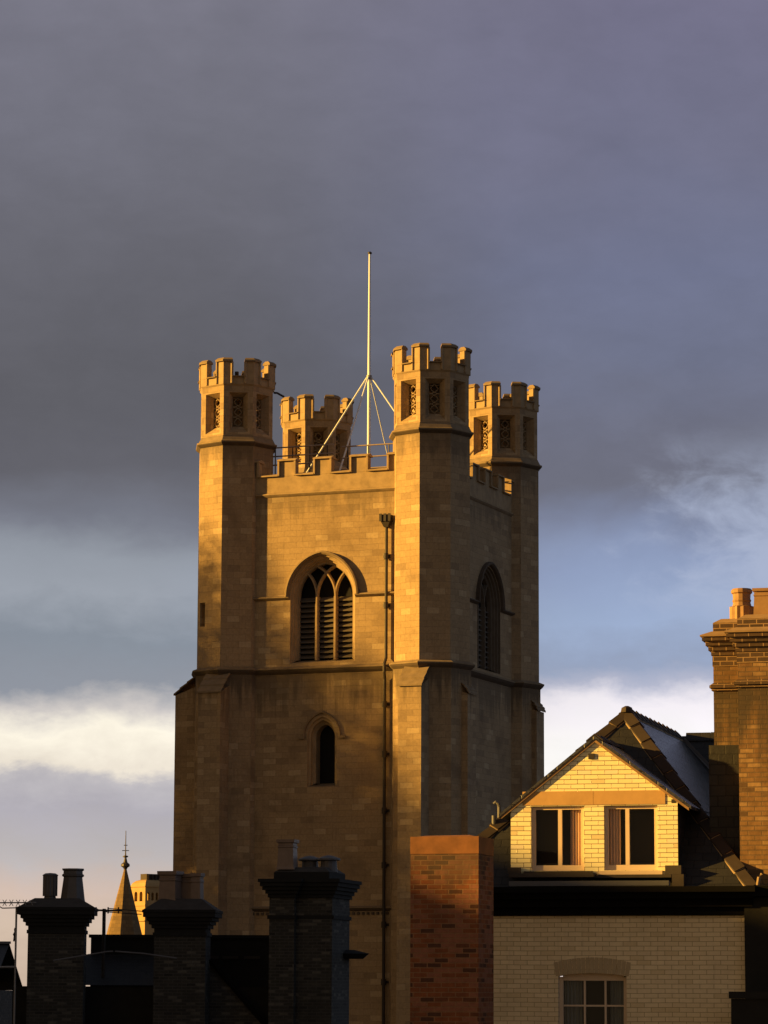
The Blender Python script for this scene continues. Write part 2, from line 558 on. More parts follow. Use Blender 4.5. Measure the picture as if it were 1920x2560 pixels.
# ================================================================ CHURCH TOWER
YAW = radians(21.43)
TC = (-0.625, 154.364)
tower = thing('church_tower', 'tall sandy stone church tower with four battlemented corner turrets, glowing in low sun', 'church tower',
              (TC[0], TC[1], GZ), -YAW)
HW = 6.0                        # half width to the wall faces
TR = 5.0                        # turret centres
A0 = radians(-86.0)             # a turret arris


def f_front(u, z, d=0.0):       # the face on the viewer's left; d goes into the wall
    return (u, -HW + d, z)


def f_right(u, z, d=0.0):
    return (HW - d, u, z)


def arch(hw, spring, zb, rise, cx=0.0, n=14):
    R = (hw * hw + rise * rise) / (2 * hw)
    a1 = atan2(rise, hw - R)
    pts = [(cx - hw, zb)]
    for i in range(n + 1):
        a = pi + (a1 - pi) * i / n
        pts.append((cx - hw + R + R * cos(a), spring + R * sin(a)))
    right = [(2 * cx - u, z) for u, z in pts[:-1]][::-1]
    return pts + right


WIN = [(f_front, -0.05), (f_right, 0.25)]
SPR, RK = 18.65, 1.14
body = MB()
for fr, cx in WIN:
    body.holed([(-HW, 15.0), (HW, 15.0), (HW, 24.0), (-HW, 24.0)], [arch(1.64, SPR, 15.5, 1.64 * RK, cx)], fr)
body.holed([(-HW, 4.0), (HW, 4.0), (HW, 15.0), (-HW, 15.0)], [arch(0.74, 12.05, 9.72, 0.92, -0.02)], f_front)
body.poly([f_front(-HW, GZ), f_front(HW, GZ), f_front(HW, 4.0), f_front(-HW, 4.0)])
body.poly([f_right(-HW, GZ), f_right(HW, GZ), f_right(HW, 15.0), f_right(-HW, 15.0)])
body.poly([(-HW, HW, GZ), (HW, HW, GZ), (HW, HW, 24.0), (-HW, HW, 24.0)])
body.poly([(-HW, HW, GZ), (-HW, -HW, GZ), (-HW, -HW, 24.0), (-HW, HW, 24.0)])
body.build('wall', 'ashlar', tower)
d = MB()
d.box(-5.55, 5.55, -5.55, 5.55, 23.7, 23.9)
d.build('roof_deck', 'lead', tower)

# belfry windows
for fr, cx in WIN:
    wmb = MB()
    prof = [(1.64, 15.5, 0.0), (1.62, 15.52, 0.10), (1.56, 15.55, 0.13), (1.53, 15.58, 0.24), (1.48, 15.62, 0.26), (1.45, 15.66, 0.36),
            (1.40, 15.68, 0.38), (1.40, 15.68, 0.75)]
    wmb.rings([(arch(hw, SPR, zb, hw * RK, cx), dp) for hw, zb, dp in prof], fr)
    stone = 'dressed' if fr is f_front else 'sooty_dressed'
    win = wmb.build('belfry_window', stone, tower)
    s = MB()
    s.add([fr(cx - 1.64, 15.5, 0.002), fr(cx + 1.64, 15.5, 0.002), fr(cx + 1.40, 15.70, 0.75), fr(cx - 1.40, 15.70, 0.75)], [[0, 1, 2, 3]])
    s.build('window_sill', 'dressed', win)
    IH = 1.40
    R = (IH * IH + (IH * RK) ** 2) / (2 * IH)
    t = MB()
    for m0 in (-0.47, 0.47):
        t.strip([(cx + m0, 15.66), (cx + m0, 17.0), (cx + m0, SPR)], fr, 0.22, 0.36, 0.60)
        for sg in (1, -1):
            # arc springing from the mullion towards side sg
            c0 = m0 + sg * R
            xe = (m0 + sg * IH) / 2.0
            path = []
            for i in range(13):
                u = m0 + (xe - m0) * (i / 12.0)
                # even steps along the arc
                a_end = math.acos(max(-1, min(1, (c0 - sg * 0 - xe) * sg / R)))
                a = a_end * i / 12.0
                path.append((cx + c0 - sg * R * cos(a), SPR + R * sin(a)))
            t.strip(path, fr, 0.15, 0.385 + 0.008 * (sg > 0), 0.56)
    # the arched head bar against the frame
    hb = arch(IH - 0.02, SPR, 15.7, (IH - 0.02) * RK, cx)
    t.strip(hb, fr, 0.09, 0.40, 0.58)
    t.build('tracery', stone, win)
    lv = MB()
    for lo_, hi_ in ((-1.38, -0.58), (-0.36, 0.36), (0.58, 1.38)):
        for k in range(12):
            z = 15.78 + k * 0.243
            p = [fr(cx + lo_, z - 0.02, 0.50), fr(cx + hi_, z - 0.02, 0.50), fr(cx + hi_, z + 0.16, 0.74), fr(cx + lo_, z + 0.16, 0.74)]
            q = [fr(cx + lo_, z + 0.03, 0.50), fr(cx + hi_, z + 0.03, 0.50), fr(cx + hi_, z + 0.21, 0.74), fr(cx + lo_, z + 0.21, 0.74)]
            lv.add(p + q, [[0, 1, 2, 3], [4, 5, 6, 7], [0, 1, 5, 4], [1, 2, 6, 5], [3, 0, 4, 7]])
    lv.build('louvre', 'louvre', win)
    bk = MB()
    bk.add([fr(cx - 1.5, 15.4, 0.9), fr(cx + 1.5, 15.4, 0.9), fr(cx + 1.5, 20.6, 0.9), fr(cx - 1.5, 20.6, 0.9)], [[0, 1, 2, 3]])
    bk.build('void', 'dark', win)
    hd = MB()
    # hood mould, then string course from its stops to the turrets
    n = 14
    def hood(hw):
        return arch(hw, SPR, SPR - 0.02, hw * RK, cx)[1:-1]
    hd.rings([(hood(1.68), 0.0), (hood(1.71), -0.13), (hood(1.78), -0.21), (hood(1.85), -0.19), (hood(1.87), 0.0)], fr)
    for sa, sb in ((-4.2, cx - 1.68), (cx + 1.68, 4.2)):
        prof = [(SPR + 0.07, 0.0), (SPR + 0.02, -0.15), (SPR - 0.04, -0.17), (SPR - 0.12, -0.05), (SPR - 0.13, 0.0)]
        hd.add([fr(sa, z, dd) for z, dd in prof] + [fr(sb, z, dd) for z, dd in prof],
               [[i, i + 1, 6 + i, 5 + i] for i in range(4)] + [[0, 1, 2, 3, 4], [5, 6, 7, 8, 9]])
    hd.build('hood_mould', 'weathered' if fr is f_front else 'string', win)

# lancet
lm = MB()
cx = -0.02
def lan(hw, zb, dp, sp=12.05):
    return (arch(hw, sp, zb, hw * 1.24, cx), dp)
lm.rings([lan(0.74, 9.72, 0.0), lan(0.70, 9.74, 0.10), lan(0.62, 9.78, 0.14), lan(0.60, 9.82, 0.28), lan(0.53, 9.86, 0.36), lan(0.47, 9.9, 0.42), lan(0.47, 9.9, 0.95)], f_front)
lw = lm.build('lancet_window', 'dressed', tower)
s = MB()
s.add([f_front(cx - 0.74, 9.72, 0.003), f_front(cx + 0.74, 9.72, 0.003), f_front(cx + 0.47, 9.93, 0.95), f_front(cx - 0.47, 9.93, 0.95)], [[0, 1, 2, 3]])
s.build('window_sill', 'weathered', lw)
s = MB()
s.add([f_front(cx - 0.6, 9.6, 0.9), f_front(cx + 0.6, 9.6, 0.9), f_front(cx + 0.6, 13.2, 0.9), f_front(cx - 0.6, 13.2, 0.9)], [[0, 1, 2, 3]])
s.build('void', 'dark', lw)
s = MB()
def lhood(hw):
    return arch(hw, 12.05, 12.0, hw * 1.24, cx)[1:-1]
s.rings([(lhood(0.87), 0.0), (lhood(0.88), -0.08), (lhood(0.93), -0.10), (lhood(0.96), 0.0)], f_front)
s.box(cx - 1.18, cx - 0.86, -HW - 0.09, -HW, 11.95, 12.06)
s.box(cx + 0.86, cx + 1.18, -HW - 0.09, -HW, 11.95, 12.06)
s.build('hood_mould', 'weathered', lw)

# string courses on the walls
def string_bar(mb, fr, a, bnd, z, h, p):
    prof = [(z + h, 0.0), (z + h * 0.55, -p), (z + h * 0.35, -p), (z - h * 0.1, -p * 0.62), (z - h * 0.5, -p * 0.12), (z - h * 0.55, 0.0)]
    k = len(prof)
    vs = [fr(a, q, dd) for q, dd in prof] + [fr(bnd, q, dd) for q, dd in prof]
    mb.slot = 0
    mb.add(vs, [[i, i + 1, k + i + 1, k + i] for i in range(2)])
    mb.slot = 1  # darker underside: soot plus the shade below the ledge, put into the colour
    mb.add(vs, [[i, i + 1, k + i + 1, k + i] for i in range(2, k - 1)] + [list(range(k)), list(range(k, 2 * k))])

sc = MB()
for fr in (f_front, f_right):
    string_bar(sc, fr, -4.3, 4.3, 15.13, 0.24, 0.24)
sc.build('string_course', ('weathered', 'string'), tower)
sc = MB()
for fr in (f_front, f_right):
    string_bar(sc, fr, -4.3, 4.3, 23.50, 0.14, 0.10)
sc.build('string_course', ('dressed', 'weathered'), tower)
sc = MB()
for fr in (f_front, f_right):
    string_bar(sc, fr, -4.3, 4.3, 4.05, 0.16, 0.14)
sc.slot = 1
for k in range(36):
    u = -4.2 + k * 0.24
    sc.box(u, u + 0.11, -HW - 0.09, -HW, 3.80, 3.93)
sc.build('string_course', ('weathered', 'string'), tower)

# parapets between the turrets
def parapet(fr):
    p = MB()
    T = 0.38
    def bx(u0, u1, z0, z1, d0, d1):
        vs = [fr(u, z, dd) for z in (z0, z1) for dd in (d0, d1) for u in (u0, u1)]
        p.add(vs, [[0, 1, 3, 2], [4, 5, 7, 6], [0, 1, 5, 4], [2, 3, 7, 6], [0, 2, 6, 4], [1, 3, 7, 5]])
    def coping(u0, u1, z, fl=0.06):
        o = 0.13
        prof = [(z, -o), (z + 0.06, -o), (z + 0.16, T * 0.5), (z + 0.06, T + o), (z, T + o)]
        p.add([fr(u0, q, dd) for q, dd in prof] + [fr(u1, q, dd) for q, dd in prof],
              [[i, (i + 1) % 5, 5 + (i + 1) % 5, 5 + i] for i in range(5)] + [[0, 1, 2, 3, 4], [5, 6, 7, 8, 9]])
    bx(-4.4, 4.4, 23.64, 24.42, -0.012, T)
    cs = [-3.78, -1.90, -0.07, 1.78, 3.66]
    prev = -4.4
    for c in cs:
        a, bb = c - 0.42, c + 0.42
        coping(prev, a - 0.015, 24.42)
        bx(a, bb, 24.425, 25.14, -0.012, T)
        # roll moulding up the sides of each merlon
        for q in (a, bb):
            bx(q - 0.045, q + 0.045, 24.43, 25.13, -0.12, -0.014)
        coping(a - 0.06, bb + 0.06, 25.145)
        prev = bb + 0.015
    coping(prev, 4.4, 24.42)
    return p
for i, fr in enumerate((f_front, f_right, lambda u, z, dd=0.0: (-u, HW - dd, z), lambda u, z, dd=0.0: (-HW + dd, -u, z))):
    parapet(fr).build('parapet', 'dressed', tower)

# turrets
S8 = 2 * sin(pi / 8)


def oct_pts(r, a0=A0):
    return [(r * cos(a0 + k * pi / 4), r * sin(a0 + k * pi / 4)) for k in range(8)]


def face_frame(k, r):
    """frame on octagon face k: (u along face, z, depth inwards)"""
    p, q = oct_pts(r)[k], oct_pts(r)[(k + 1) % 8]
    mid = Vector(((p[0] + q[0]) / 2, (p[1] + q[1]) / 2))
    t = Vector((q[0] - p[0], q[1] - p[1])).normalized()
    nn = -mid.normalized()
    def fr(u, z, dd=0.0):
        w = mid + t * u + nn * dd
        return (w.x, w.y, z)
    return fr


def rect(hw, z0, z1):
    return [(-hw, z0), (hw, z0), (hw, z1), (-hw, z1)]


RD, RB = 1.83, 1.882
wf = RD * S8 / 2


def lantern_mb():
    mb = MB()
    for k in range(8):
        fr = face_frame(k, RD)
        zb, zt = 26.42, 28.90
        o, i1 = rect(0.455, 26.60, 28.52), rect(0.25, 26.92, 28.34)
        fa = [(-wf, zb), (wf, zb), (wf, zt), (-wf, zt)]
        mb.holed(fa, [o], fr)
        i0 = rect(0.42, 26.64, 28.50)
        mb.rings([(o, 0.0), (i0, 0.05), (i1, 0.34), (i1, 0.52)], fr, closed=True)
    mb.lathe([(28.75, 1.75), (28.8, 1.75)], 8, a0=A0)
    # drum floor, then a core added to block light and sight through the openings
    mb.lathe([(26.2, 1.28), (26.25, 1.28)], 8, a0=A0)
    mb.lathe([(26.25, 0.62), (28.74, 0.62)], 12)
    return mb


def tracery_mb():
    mb = MB()
    fr = lambda u, z, dd=0.0: (u, dd, z)
    for c in (27.13, 27.62, 28.11):
        ring = [(0.165 * cos(a) * (0.86 if i % 2 else 1.12), c + 0.18 * sin(a) * (0.86 if i % 2 else 1.12)) for i, a in enumerate([j * pi / 4 for j in range(8)])]
        mb.strip(ring, fr, 0.062, 0.0, 0.12, closed=True)
    for c in (27.375, 27.865):
        for sg in (1, -1):
            mb.strip([(-0.23 * sg, c + 0.02), (-0.12 * sg, c - 0.0), (0, c - 0.09), ], fr, 0.065, 0.004, 0.115)
            mb.strip([(-0.23 * sg, c - 0.02), (-0.12 * sg, c + 0.0), (0, c + 0.09), ], fr, 0.065, 0.008, 0.111)
    for c, s in ((28.31, 1), (26.95, -1)):
        for sg in (1, -1):
            mb.strip([(0.02 * sg, c - 0.06 * s), (0.23 * sg, c - 0.04 * s)], fr, 0.045, 0.004, 0.11)
    return mb


def turret_parapet_mb():
    mb = MB()
    R, T = 1.90, 0.32
    P = oct_pts(R)
    mb_out = oct_pts(R)
    inn = oct_pts(R - T)
    # ring wall with moulded base
    for k in range(8):
        k2 = (k + 1) % 8
        prof = [(28.84, RD), (28.92, R), (29.26, R), (29.26, R - T), (28.84, R - T)]
        vs = []
        for z, r in prof:
            a, c = oct_pts(r)[k], oct_pts(r)[k2]
            vs += [(a[0], a[1], z), (c[0], c[1], z)]
        mb.add(vs, [[2 * i, 2 * i + 1, 2 * i + 3, 2 * i + 2] for i in range(4)])
    side = R * S8
    ml = 0.41
    def corner_poly(k, ro, ri, l):
        A, B, C = oct_pts(ro)[(k - 1) % 8], oct_pts(ro)[k], oct_pts(ro)[(k + 1) % 8]
        a, bq, c = oct_pts(ri)[(k - 1) % 8], oct_pts(ri)[k], oct_pts(ri)[(k + 1) % 8]
        def lerp(p, q, dist):
            v = Vector(q) - Vector(p)
            return tuple(Vector(p) + v.normalized() * dist)
        def foot(p, q, src):
            # point on inner edge facing src
            v = (Vector(q) - Vector(p)).normalized()
            return tuple(Vector(p) + v * (Vector(src) - Vector(p)).dot(v))
        oA, oC = lerp(B, A, l), lerp(B, C, l)
        return [oA, B, oC, foot(bq, c, oC), bq, foot(bq, a, oA)]
    for k in range(8):
        fp = corner_poly(k, R, R - T, ml)
        mb.prism(fp, 29.265, 30.0)
        # jamb rolls
        for l in (ml,):
            for which in (0, 2):
                x, y = fp[which]
                mb.lathe([(28.95, 0.07), (29.99, 0.07)], 8, x, y)
        cp = corner_poly(k, R + 0.10, R - T - 0.06, ml + 0.075)
        tp = corner_poly(k, R - 0.05, R - T + 0.06, ml - 0.02)
        mb.slot = 1
        mb.prism(cp, 30.005, 30.09)
        mb.prism(cp, 30.092, 30.20, top=tp)
        # sill of each crenel, butted between the merlons
        fr = face_frame(k, R)
        h = side / 2 - ml - 0.02
        prof = [(29.262, -0.11), (29.31, -0.12), (29.37, T * 0.6), (29.37, T), (29.262, T)]
        mb.add([fr(-h, z, dd) for z, dd in prof] + [fr(h, z, dd) for z, dd in prof],
               [[i, (i + 1) % 5, 5 + (i + 1) % 5, 5 + i] for i in range(5)] + [[0, 1, 2, 3, 4], [5, 6, 7, 8, 9]])
        mb.slot = 0
    mb.lathe([(28.95, 1.5), (29.0, 1.5)], 8, a0=A0)
    return mb


lan_me = par_me = trc_me = None
for (tx, ty, slit) in ((TR, -TR, False), (-TR, -TR, True), (TR, TR, False), (-TR, TR, False)):
    sh = MB()
    low = [(GZ, 2.02), (4.0, 2.02), (4.02, 1.97), (15.14, 1.95)]
    sh.lathe(low, 8, a0=A0, cap=False)
    # upper shaft, face by face so the slit can be cut
    zb, zt = 15.14, 26.06
    for k in range(8):
        fr = face_frame(k, RB)
        w = RB * S8 / 2
        if slit and k == 7:
            sl = [(-0.62, 17.35), (-0.30, 17.35), (-0.30, 18.50), (-0.62, 18.50)]
            sh.holed([(-w, zb), (w, zb), (w, zt), (-w, zt)], [sl], fr)
            inn = [(-0.60, 17.38), (-0.34, 17.38), (-0.34, 18.46), (-0.60, 18.46)]
            sh.rings([(sl, 0.0), (inn, 0.12), (inn, 0.4)], fr, closed=True)
        else:
            sh.poly([fr(-w, zb), fr(w, zb), fr(w, zt), fr(-w, zt)])
    tur = sh.build('turret', 'ashlar_small', tower, loc=(tx, ty, -GZ))
    if slit:
        fr = face_frame(7, RB)
        s = MB()
        s.add([fr(-0.65, 17.2, 0.38), fr(-0.2, 17.2, 0.38), fr(-0.2, 18.6, 0.38), fr(-0.65, 18.6, 0.38)], [[0, 1, 2, 3]])
        s.build('slit_window', 'dark', tur)
    s = MB()
    s.slot = 1  # underside: soot and ledge shade in one dark colour
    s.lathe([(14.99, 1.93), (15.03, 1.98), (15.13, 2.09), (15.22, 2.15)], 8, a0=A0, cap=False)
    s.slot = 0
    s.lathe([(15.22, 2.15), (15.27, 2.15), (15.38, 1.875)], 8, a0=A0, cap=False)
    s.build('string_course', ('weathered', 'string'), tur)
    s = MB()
    s.slot = 1  # underside again takes the soot and shade tone
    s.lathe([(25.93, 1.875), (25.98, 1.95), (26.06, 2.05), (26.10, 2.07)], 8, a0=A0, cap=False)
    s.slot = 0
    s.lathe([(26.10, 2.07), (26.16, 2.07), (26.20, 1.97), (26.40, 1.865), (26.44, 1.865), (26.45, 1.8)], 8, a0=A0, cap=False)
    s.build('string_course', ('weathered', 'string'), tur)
    if lan_me is None:
        o = lantern_mb().build('lantern', 'ashlar_small', tur)
        lan_me = o.data
        o = turret_parapet_mb().build('battlement', ('dressed', 'weathered'), tur)
        par_me = o.data
    else:
        for nm, me in (('lantern', lan_me), ('battlement', par_me)):
            o = bpy.data.objects.new(nm, me)
            COL.objects.link(o)
            o.parent = tur
    for k in range(8):
        ang = A0 + pi / 8 + k * pi / 4
        apo = RD * cos(pi / 8) - 0.33
        if trc_me is None:
            o = tracery_mb().build('pierced_panel', 'dressed', tur)
            trc_me = o.data
        else:
            o = bpy.data.objects.new('pierced_panel', trc_me)
            COL.objects.link(o)
            o.parent = tur
        o.location = (apo * cos(ang), apo * sin(ang), 0)
        o.rotation_euler = (0, 0, ang + pi / 2)

# a little flue on the left turret and a spout
f = MB()
f.lathe([(28.9, 0.07), (29.55, 0.07), (29.56, 0.10), (29.72, 0.10)], 10, -4.75, -5.6)
f.build('flue', 'iron', tower)
f = MB()
f.tube([(-3.18, -4.7, 28.75), (-3.0, -4.75, 28.72), (-2.62, -4.8, 28.5)], 0.05)
f.build('spout', 'iron', tower)


# buttresses: one along each wall normal of each turret
def buttress(cx, cy, dirx, diry, ext, ztop, zback):
    px, py = -diry, dirx
    hw = 0.565
    def P(a, o, z):
        return (cx + dirx * o + px * a, cy + diry * o + py * a, z)
    mb = MB()
    back = 0.6
    ro = [(-hw, back), (hw, back), (hw, ext), (-hw, ext)]
    mb.prism([P(a, o, 0)[:2] for a, o in ro], GZ, [zback - 0.06, zback - 0.06, ztop - 0.02, ztop - 0.02])
    # slight set-off near the lower string
    ro = [(-hw - 0.05, back), (hw + 0.05, back), (hw + 0.05, ext + 0.06), (-hw - 0.05, ext + 0.06)]
    mb.prism([P(a, o, 0)[:2] for a, o in ro], GZ + 0.01, 4.35, top=[P(a, o, 0)[:2] for a, o in
             [(-hw - 0.01, back), (hw + 0.01, back), (hw + 0.01, ext + 0.01), (-hw - 0.01, ext + 0.01)]])
    w = MB()
    # three stepped weathering slabs
    n = 3
    ob, ot = ext + 0.08, 1.74
    zb_, zt_ = ztop, zback
    for i in range(n):
        o0 = ob + (ot - ob) * i / n
        o1 = ob + (ot - ob) * (i + 1) / n
        z0 = zb_ + (zt_ - zb_) * i / n
        z1 = zb_ + (zt_ - zb_) * (i + 1) / n
        e = 0.06
        q = hw + 0.05
        vs = [P(-q, o0 + e * (i > 0), z0 - 0.02), P(q, o0 + e * (i > 0), z0 - 0.02), P(q, o0 + e * (i > 0), z0 + 0.06), P(-q, o0 + e * (i > 0), z0 + 0.06),
              P(-q, o1, z1 - 0.02), P(q, o1, z1 - 0.02), P(q, o1, z1 + 0.05), P(-q, o1, z1 + 0.05)]
        w.add(vs, [[0, 1, 2, 3], [3, 2, 6, 7], [0, 3, 7, 4], [1, 2, 6, 5], [0, 1, 5, 4], [4, 5, 6, 7]])
    return mb, w

BUT = [(TR, -TR, 0, -1, 2.75, 14.1, 15.08), (TR, -TR, 1, 0, 2.02, 13.9, 14.35),
       (-TR, -TR, 0, -1, 2.75, 14.1, 15.08), (-TR, -TR, -1, 0, 2.78, 14.25, 15.08),
       (TR, TR, 1, 0, 1.98, 13.95, 14.4), (TR, TR, 0, 1, 2.7, 14.1, 15.08),
       (-TR, TR, 0, 1, 2.7, 14.1, 15.08), (-TR, TR, -1, 0, 2.7, 14.1, 15.08)]
for args in BUT:
    a, w = buttress(*args)
    bo = a.build('buttress', 'ashlar', tower)
    w.build('weathering', 'weathered', bo)

# downpipe
dp = MB()
dp.tube([(3.22, -HW - 0.16, 21.75), (3.22, -HW - 0.16, 15.6), (3.20, -HW - 0.32, 15.3), (3.20, -HW - 0.32, 14.95), (3.16, -HW - 0.16, 14.6), (3.16, -HW - 0.16, GZ)], 0.075, 10)
dpo = dp.build('downpipe', 'iron', tower)
h = MB()
h.prism([(2.98, -HW - 0.36), (3.46, -HW - 0.36), (3.46, -HW - 0.002), (2.98, -HW - 0.002)], 21.98, 22.28)
h.prism([(3.12, -HW - 0.26), (3.32, -HW - 0.26), (3.32, -HW - 0.02), (3.12, -HW - 0.02)], 21.7, 21.975,
        top=[(2.99, -HW - 0.35), (3.45, -HW - 0.35), (3.45, -HW - 0.01), (2.99, -HW - 0.01)])
for q in (3.0, 3.22, 3.44):
    h.box(q - 0.06, q + 0.06, -HW - 0.40, -HW - 0.361, 21.96, 22.32)
h.build('hopper', 'iron', dpo)
for z in (20.2, 17.9, 13.3, 11.0, 8.4, 5.9, 3.2, 0.6):
    h = MB()
    h.lathe([(z, 0.12), (z + 0.28, 0.12)], 10, 3.20 if z > 15 else 3.16, -HW - 0.16)
    h.box(3.02, 3.36, -HW - 0.06, -HW - 0.003, z + 0.08, z + 0.2)
    h.build('pipe_collar', 'iron', dpo)


def tw(x, y, z):
    c, s = cos(-YAW), sin(-YAW)
    return (TC[0] + c * x - s * y, TC[1] + s * x + c * y, z)


# flagpole on the tower roof
fp = thing('flagpole', 'bare white flagpole with raking stays on the tower roof', 'flagpole', (TC[0] - 0.13, TC[1], 23.9), -YAW)
s = MB()
s.lathe([(23.9, 0.09), (30.2, 0.083), (33.5, 0.066), (36.35, 0.05)], 12)
s.build('pole', 'white', fp)
s = MB()
s.lathe([(36.35, 0.055), (36.36, 0.10), (36.42, 0.11), (36.47, 0.06)], 12)
s.build('finial_cap', 'iron', fp)
s = MB()
s.lathe([(30.05, 0.14), (30.25, 0.14)], 12)
s.build('collar', 'steel', fp)
for ux, uy in ((-1, 0), (0, -1), (1, 0), (0, 1)):
    s = MB()
    s.tube([(0.12 * ux, 0.12 * uy, 30.15), (4.45 * ux, 4.45 * uy, 23.92)], 0.042 if ux or uy < 0 else 0.03, 8)
    s.build('stay', 'white', fp)

# guard rails of the roof walk
for lab, x0, x1, y, z0, zt, gz in (
        ('dark pipe guard rail on the tower roof beside the left turret', -3.6, -0.3, -4.2, 23.9, 26.15, 0.42),
        ('pale pipe guard rail on the tower roof beside the nearest turret', 0.15, 3.9, -4.2, 23.9, 26.0, 0.55)):
    gr = thing('guard_rail', lab, 'railing', tw((x0 + x1) / 2, y, 23.9), -YAW, 'guard rails on the tower roof')
    L = (x1 - x0) / 2
    for k in range(3):
        s = MB()
        zz = zt - k * gz
        dzz = 0.0
        s.tube([(-L, 0, zz), (L, 0, zz + dzz)], 0.035, 8)
        s.build('rail', 'rail', gr)
    for k in range(4):
        u = -L + 0.3 + (2 * L - 0.6) * k / 3
        s = MB()
        s.tube([(u, 0, 23.9), (u, 0, zt - 0.03)], 0.03, 8)
        s.build('post', 'iron', gr)
gr = thing('guard_rail', 'sloping iron guard rail on the tower roof above its shaded right side', 'railing', tw(4.7, 0.6, 23.9), -YAW, 'guard rails on the tower roof')
for k in range(3):
    s = MB()
    s.tube([(0, -3.0, 25.75 - 0.4 * k), (0, 2.6, 25.75 - 0.4 * k)], 0.04, 8)
    s.build('rail', 'iron', gr)
for u in (-2.8, -1.2, 0.4, 2.4):
    s = MB()
    s.tube([(0, u, 23.9), (0, u, 25.72)], 0.04, 8)
    s.build('post', 'iron', gr)

# ================================================================ PALE BRICK HOUSE
HA = radians(14.5)
HO = (3.832, 52.0)
house = thing('brick_house', 'pale brick house with a sunlit gabled attic dormer under a hipped slate roof', 'house', (HO[0], HO[1], GZ), -HA)


def hf(u, z, d=0.0):            # facade plane; d goes back
    return (u, d, z)


fa = MB()
wtop = [(-1.02 + 1.12 * i / 10, 0.37 + 0.05 * (1 - ((i - 5) / 5.0) ** 2)) for i in range(11)]
op = [(-1.02, -1.5), (0.10, -1.5)] + wtop[::-1]
fa.holed([(-3.2, GZ), (2.02, GZ), (2.02, 1.40), (-3.2, 1.40)], [op], hf)
fa.rings([(op, 0.0), (op, 0.16)], hf, closed=True)
fa.poly([(2.02, 0, GZ), (2.02, 8, GZ), (2.02, 8, 1.7), (2.02, 0, 1.7)])
fa.build('wall', 'white_brick', house)
va = MB()
NV = 17
for i in range(NV):
    def pt(t, top):
        u0 = -1.06 + 1.20 * t
        c = 1 - (2 * t - 1) ** 2
        if top:
            return (-0.46 + (u0 + 0.46) * 1.06, 0.585 + 0.085 * c)
        return (u0 * 1.0 + 0.0, 0.368 + 0.05 * c)
    g0, g1 = i / NV + 0.004, (i + 1) / NV - 0.004
    q = [pt(g0, 0), pt(g1, 0), pt(g1, 1), pt(g0, 1)]
    va.add([hf(u, z, -0.004 - 0.002 * (i % 3)) for u, z in q] + [hf(u, z, 0.05) for u, z in q],
           [[0, 1, 2, 3], [0, 1, 5, 4], [1, 2, 6, 5], [2, 3, 7, 6], [3, 0, 4, 7]])
va.build('brick_arch', 'arch_brick', house)
# sash window below the arch
sw = MB()
def bar(mb, u0, u1, z0, z1, d0, d1):
    mb.box(u0, u1, d0, d1, z0, z1)
bar(sw, -1.02, -0.955, -1.5, 0.36, 0.10, 0.155)
bar(sw, 0.035, 0.10, -1.5, 0.36, 0.10, 0.155)
sw.prism([(-0.953, 0.102), (0.033, 0.102), (0.033, 0.153), (-0.953, 0.153)], 0.30, 0.42)
for u in (-0.605, -0.265):
    bar(sw, u - 0.016, u + 0.016, -1.5, 0.298, 0.112, 0.150)
for z in (-0.10, -0.55):
    for u0, u1 in ((-0.953, -0.623), (-0.587, -0.283), (-0.247, 0.033)):
        bar(sw, u0, u1, z - 0.014, z + 0.014, 0.114, 0.148)
swo = sw.build('sash_window', 'frame', house)
p = MB()
p.poly([(-1.0, 0.30, -1.6), (0.08, 0.30, -1.6), (0.08, 0.30, 0.42), (-1.0, 0.30, 0.42)])
p.build('void', 'dark', swo)
def curtain_mb(u0, u1, z0, z1, d, amp=0.012, waves=4):
    mb = MB()
    n = 24
    vs = []
    for i in range(n + 1):
        t = i / n
        u = u0 + (u1 - u0) * t
        dd = d + amp * sin(t * waves * 2 * pi) + amp * 0.4 * sin(t * waves * 5.1)
        vs += [(u, dd, z0), (u, dd, z1)]
    mb.add(vs, [[2 * i, 2 * i + 2, 2 * i + 3, 2 * i + 1] for i in range(n)])
    return mb
for u0, u1 in ((-0.95, -0.66), (-0.20, 0.03)):
    curtain_mb(u0, u1, -1.5, 0.36, 0.2, 0.015, 5).build('curtain', 'net', swo)

pm_ = bpy.data.materials.new('clear_pane')
pm_.use_nodes = True
pm_.node_tree.nodes.clear()
N = NT(pm_.node_tree)
fz = N.new('ShaderNodeLayerWeight')
fz.inputs[0].default_value = 0.25
tr, gl, mx, ou = N.new('ShaderNodeBsdfTransparent'), N.new('ShaderNodeBsdfGlossy'), N.new('ShaderNodeMixShader'), N.new('ShaderNodeOutputMaterial')
tr.inputs[0].default_value = (0.85, 0.87, 0.86, 1)
gl.inputs['Roughness'].default_value = 0.04
mx.inputs[0].default_value = 0.02
N.link(tr.outputs[0], mx.inputs[1])
N.link(gl.outputs[0], mx.inputs[2])
N.link(mx.outputs[0], ou.inputs[0])
M['pane'] = pm_
p = MB()
p.poly([(-0.96, 0.13, -1.5), (0.04, 0.13, -1.5), (0.04, 0.13, 0.31), (-0.96, 0.13, 0.31)])
p.build('pane', 'pane', swo)

# black eaves cornice and gutter
c = MB()
EL0, ER0 = -3.25, 2.10
for z0, z1, o in ((1.335, 1.47, -0.06), (1.472, 1.60, -0.16), (1.602, 1.775, -0.30)):
    c.box(EL0, ER0 + 0.02 - o * 0.3, o, 0.2, z0, z1)
c.build('eaves_cornice', 'cornice', house)
c = MB()
c.box(EL0, 2.25, -0.44, -0.305, 1.70, 1.79)
c.build('gutter', 'cornice', house)

